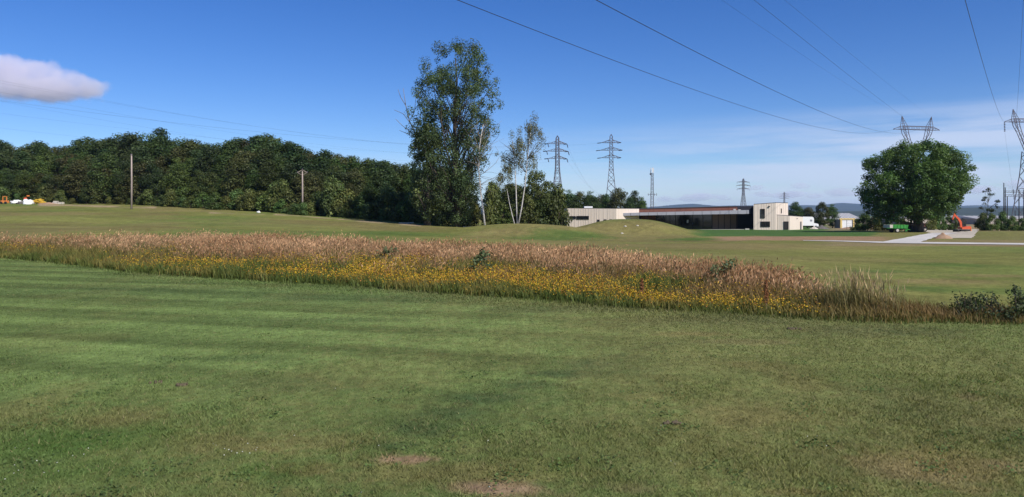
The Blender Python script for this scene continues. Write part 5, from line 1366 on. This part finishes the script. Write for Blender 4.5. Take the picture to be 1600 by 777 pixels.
# ------------------------------------------------------------------ air between here and the hills
hb = MB(); hb.box((0, 4600, 70), (24000, 9800, 154))
hm = bpy.data.materials.new('thin_air'); hm.use_nodes = True
hn = hm.node_tree.nodes; hn.remove(hn['Principled BSDF'])
pv = hn.new('ShaderNodeVolumePrincipled'); pv.inputs['Color'].default_value = (.48, .66, 1.0, 1); pv.inputs['Density'].default_value = HAZE_DENSITY; pv.inputs['Anisotropy'].default_value = 0.2
hm.node_tree.links.new(pv.outputs[0], hn['Material Output'].inputs['Volume'])
tag(hb.build('haze', hm), 'thin blue haze between the golf course and the far hills', 'haze', kind='stuff')

# ------------------------------------------------------------------ clouds
def cloud(px0, px1, py0, py1, d, lobes, dens, label, group=None, nscale=4.2, namp=1.5, col=(.92, .89, .97)):
    """vapour in a box; lobes (photo px, py, rx, ry) give the billows their places"""
    m = bpy.data.materials.new('cloud_vapour'); m.use_nodes = True
    N = m.node_tree.nodes; L = m.node_tree.links; N.remove(N['Principled BSDF'])
    x0, y = W(px0, d); x1 = W(px1, d)[0]; cx = (x0 + x1) / 2; cz = (Zat(py0, d) + Zat(py1, d)) / 2; k = d / F
    def math_(op, a, b=None, c=None):
        n = N.new('ShaderNodeMath'); n.operation = op
        for i, v in enumerate((a, b, c)):
            if v is None: continue
            if isinstance(v, (int, float)): n.inputs[i].default_value = v
            else: L.new(v, n.inputs[i])
        return n.outputs[0]
    t = N.new('ShaderNodeTexCoord')
    acc = None
    for (a, b_, rx, ry) in lobes:
        mpn = N.new('ShaderNodeMapping'); mpn.vector_type = 'TEXTURE'
        mpn.inputs['Location'].default_value = (W(a, d)[0] - cx, 0, Zat(b_, d) - cz); mpn.inputs['Scale'].default_value = (rx * k, rx * k * .8, ry * k)
        L.new(t.outputs['Object'], mpn.inputs[0])
        ln = N.new('ShaderNodeVectorMath'); ln.operation = 'LENGTH'; L.new(mpn.outputs[0], ln.inputs[0])
        v = math_('SUBTRACT', 1.0, ln.outputs['Value'])
        acc = v if acc is None else math_('SMOOTH_MAX', acc, v, .25)
    nzz = N.new('ShaderNodeTexNoise'); nzz.inputs['Scale'].default_value = nscale / (100 * k); nzz.inputs['Detail'].default_value = 6; nzz.inputs['Roughness'].default_value = .58
    L.new(t.outputs['Object'], nzz.inputs[0])
    f = math_('ADD', acc, math_('MULTIPLY', math_('SUBTRACT', nzz.outputs[0], .5), namp))
    rg = N.new('ShaderNodeMapRange'); rg.inputs[1].default_value = .08; rg.inputs[2].default_value = .36; rg.inputs[3].default_value = 0; rg.inputs[4].default_value = dens
    L.new(f, rg.inputs[0])
    v = N.new('ShaderNodeVolumePrincipled'); v.inputs['Color'].default_value = (*col, 1); v.inputs['Anisotropy'].default_value = 0.0
    L.new(rg.outputs[0], v.inputs['Density']); L.new(v.outputs[0], N['Material Output'].inputs['Volume'])
    mb = MB(); w = x1 - x0; h = (py1 - py0) * k; mb.blob((0, 0, 0), (w * .5, w * .4, h * .5), 1, 0, 24, 14)
    return tag(mb.build('cloud', m, None, loc=(cx, y, cz), smooth=True), label, 'cloud', group)
cloud(-190, 185, 50, 190, 3000, [(8, 106, 50, 27), (58, 118, 46, 28), (104, 126, 36, 24), (138, 138, 34, 19), (-55, 112, 70, 40), (60, 140, 100, 20), (20, 130, 70, 26)], .013, 'puffy pale lilac cloud floating over the dense wood')
CG = 'small grey clouds low over the horizon'
for i, (a, b_, w, h) in enumerate(((1038, 311, 26, 9), (1092, 308, 52, 13), (1128, 309, 24, 9), (1182, 293, 26, 8), (1191, 303, 26, 9), (1236, 304, 46, 11), (1249, 290, 26, 10), (1275, 306, 24, 8), (1311, 300, 40, 14), (1530, 296, 46, 14), (1590, 288, 40, 16))):
    cloud(a - w, a + w, b_ - h, b_ + h, 12500, [(a, b_, w * .62, h * .62), (a + w * .3 * (-1) ** i, b_ + h * .2, w * .5, h * .4)], .0035, 'small soft grey cloud drifting low over the horizon', CG, nscale=5, namp=1.3, col=(.90, .90, .97))
S.cycles.volume_step_rate = 1.0
S.cycles.volume_max_steps = 128
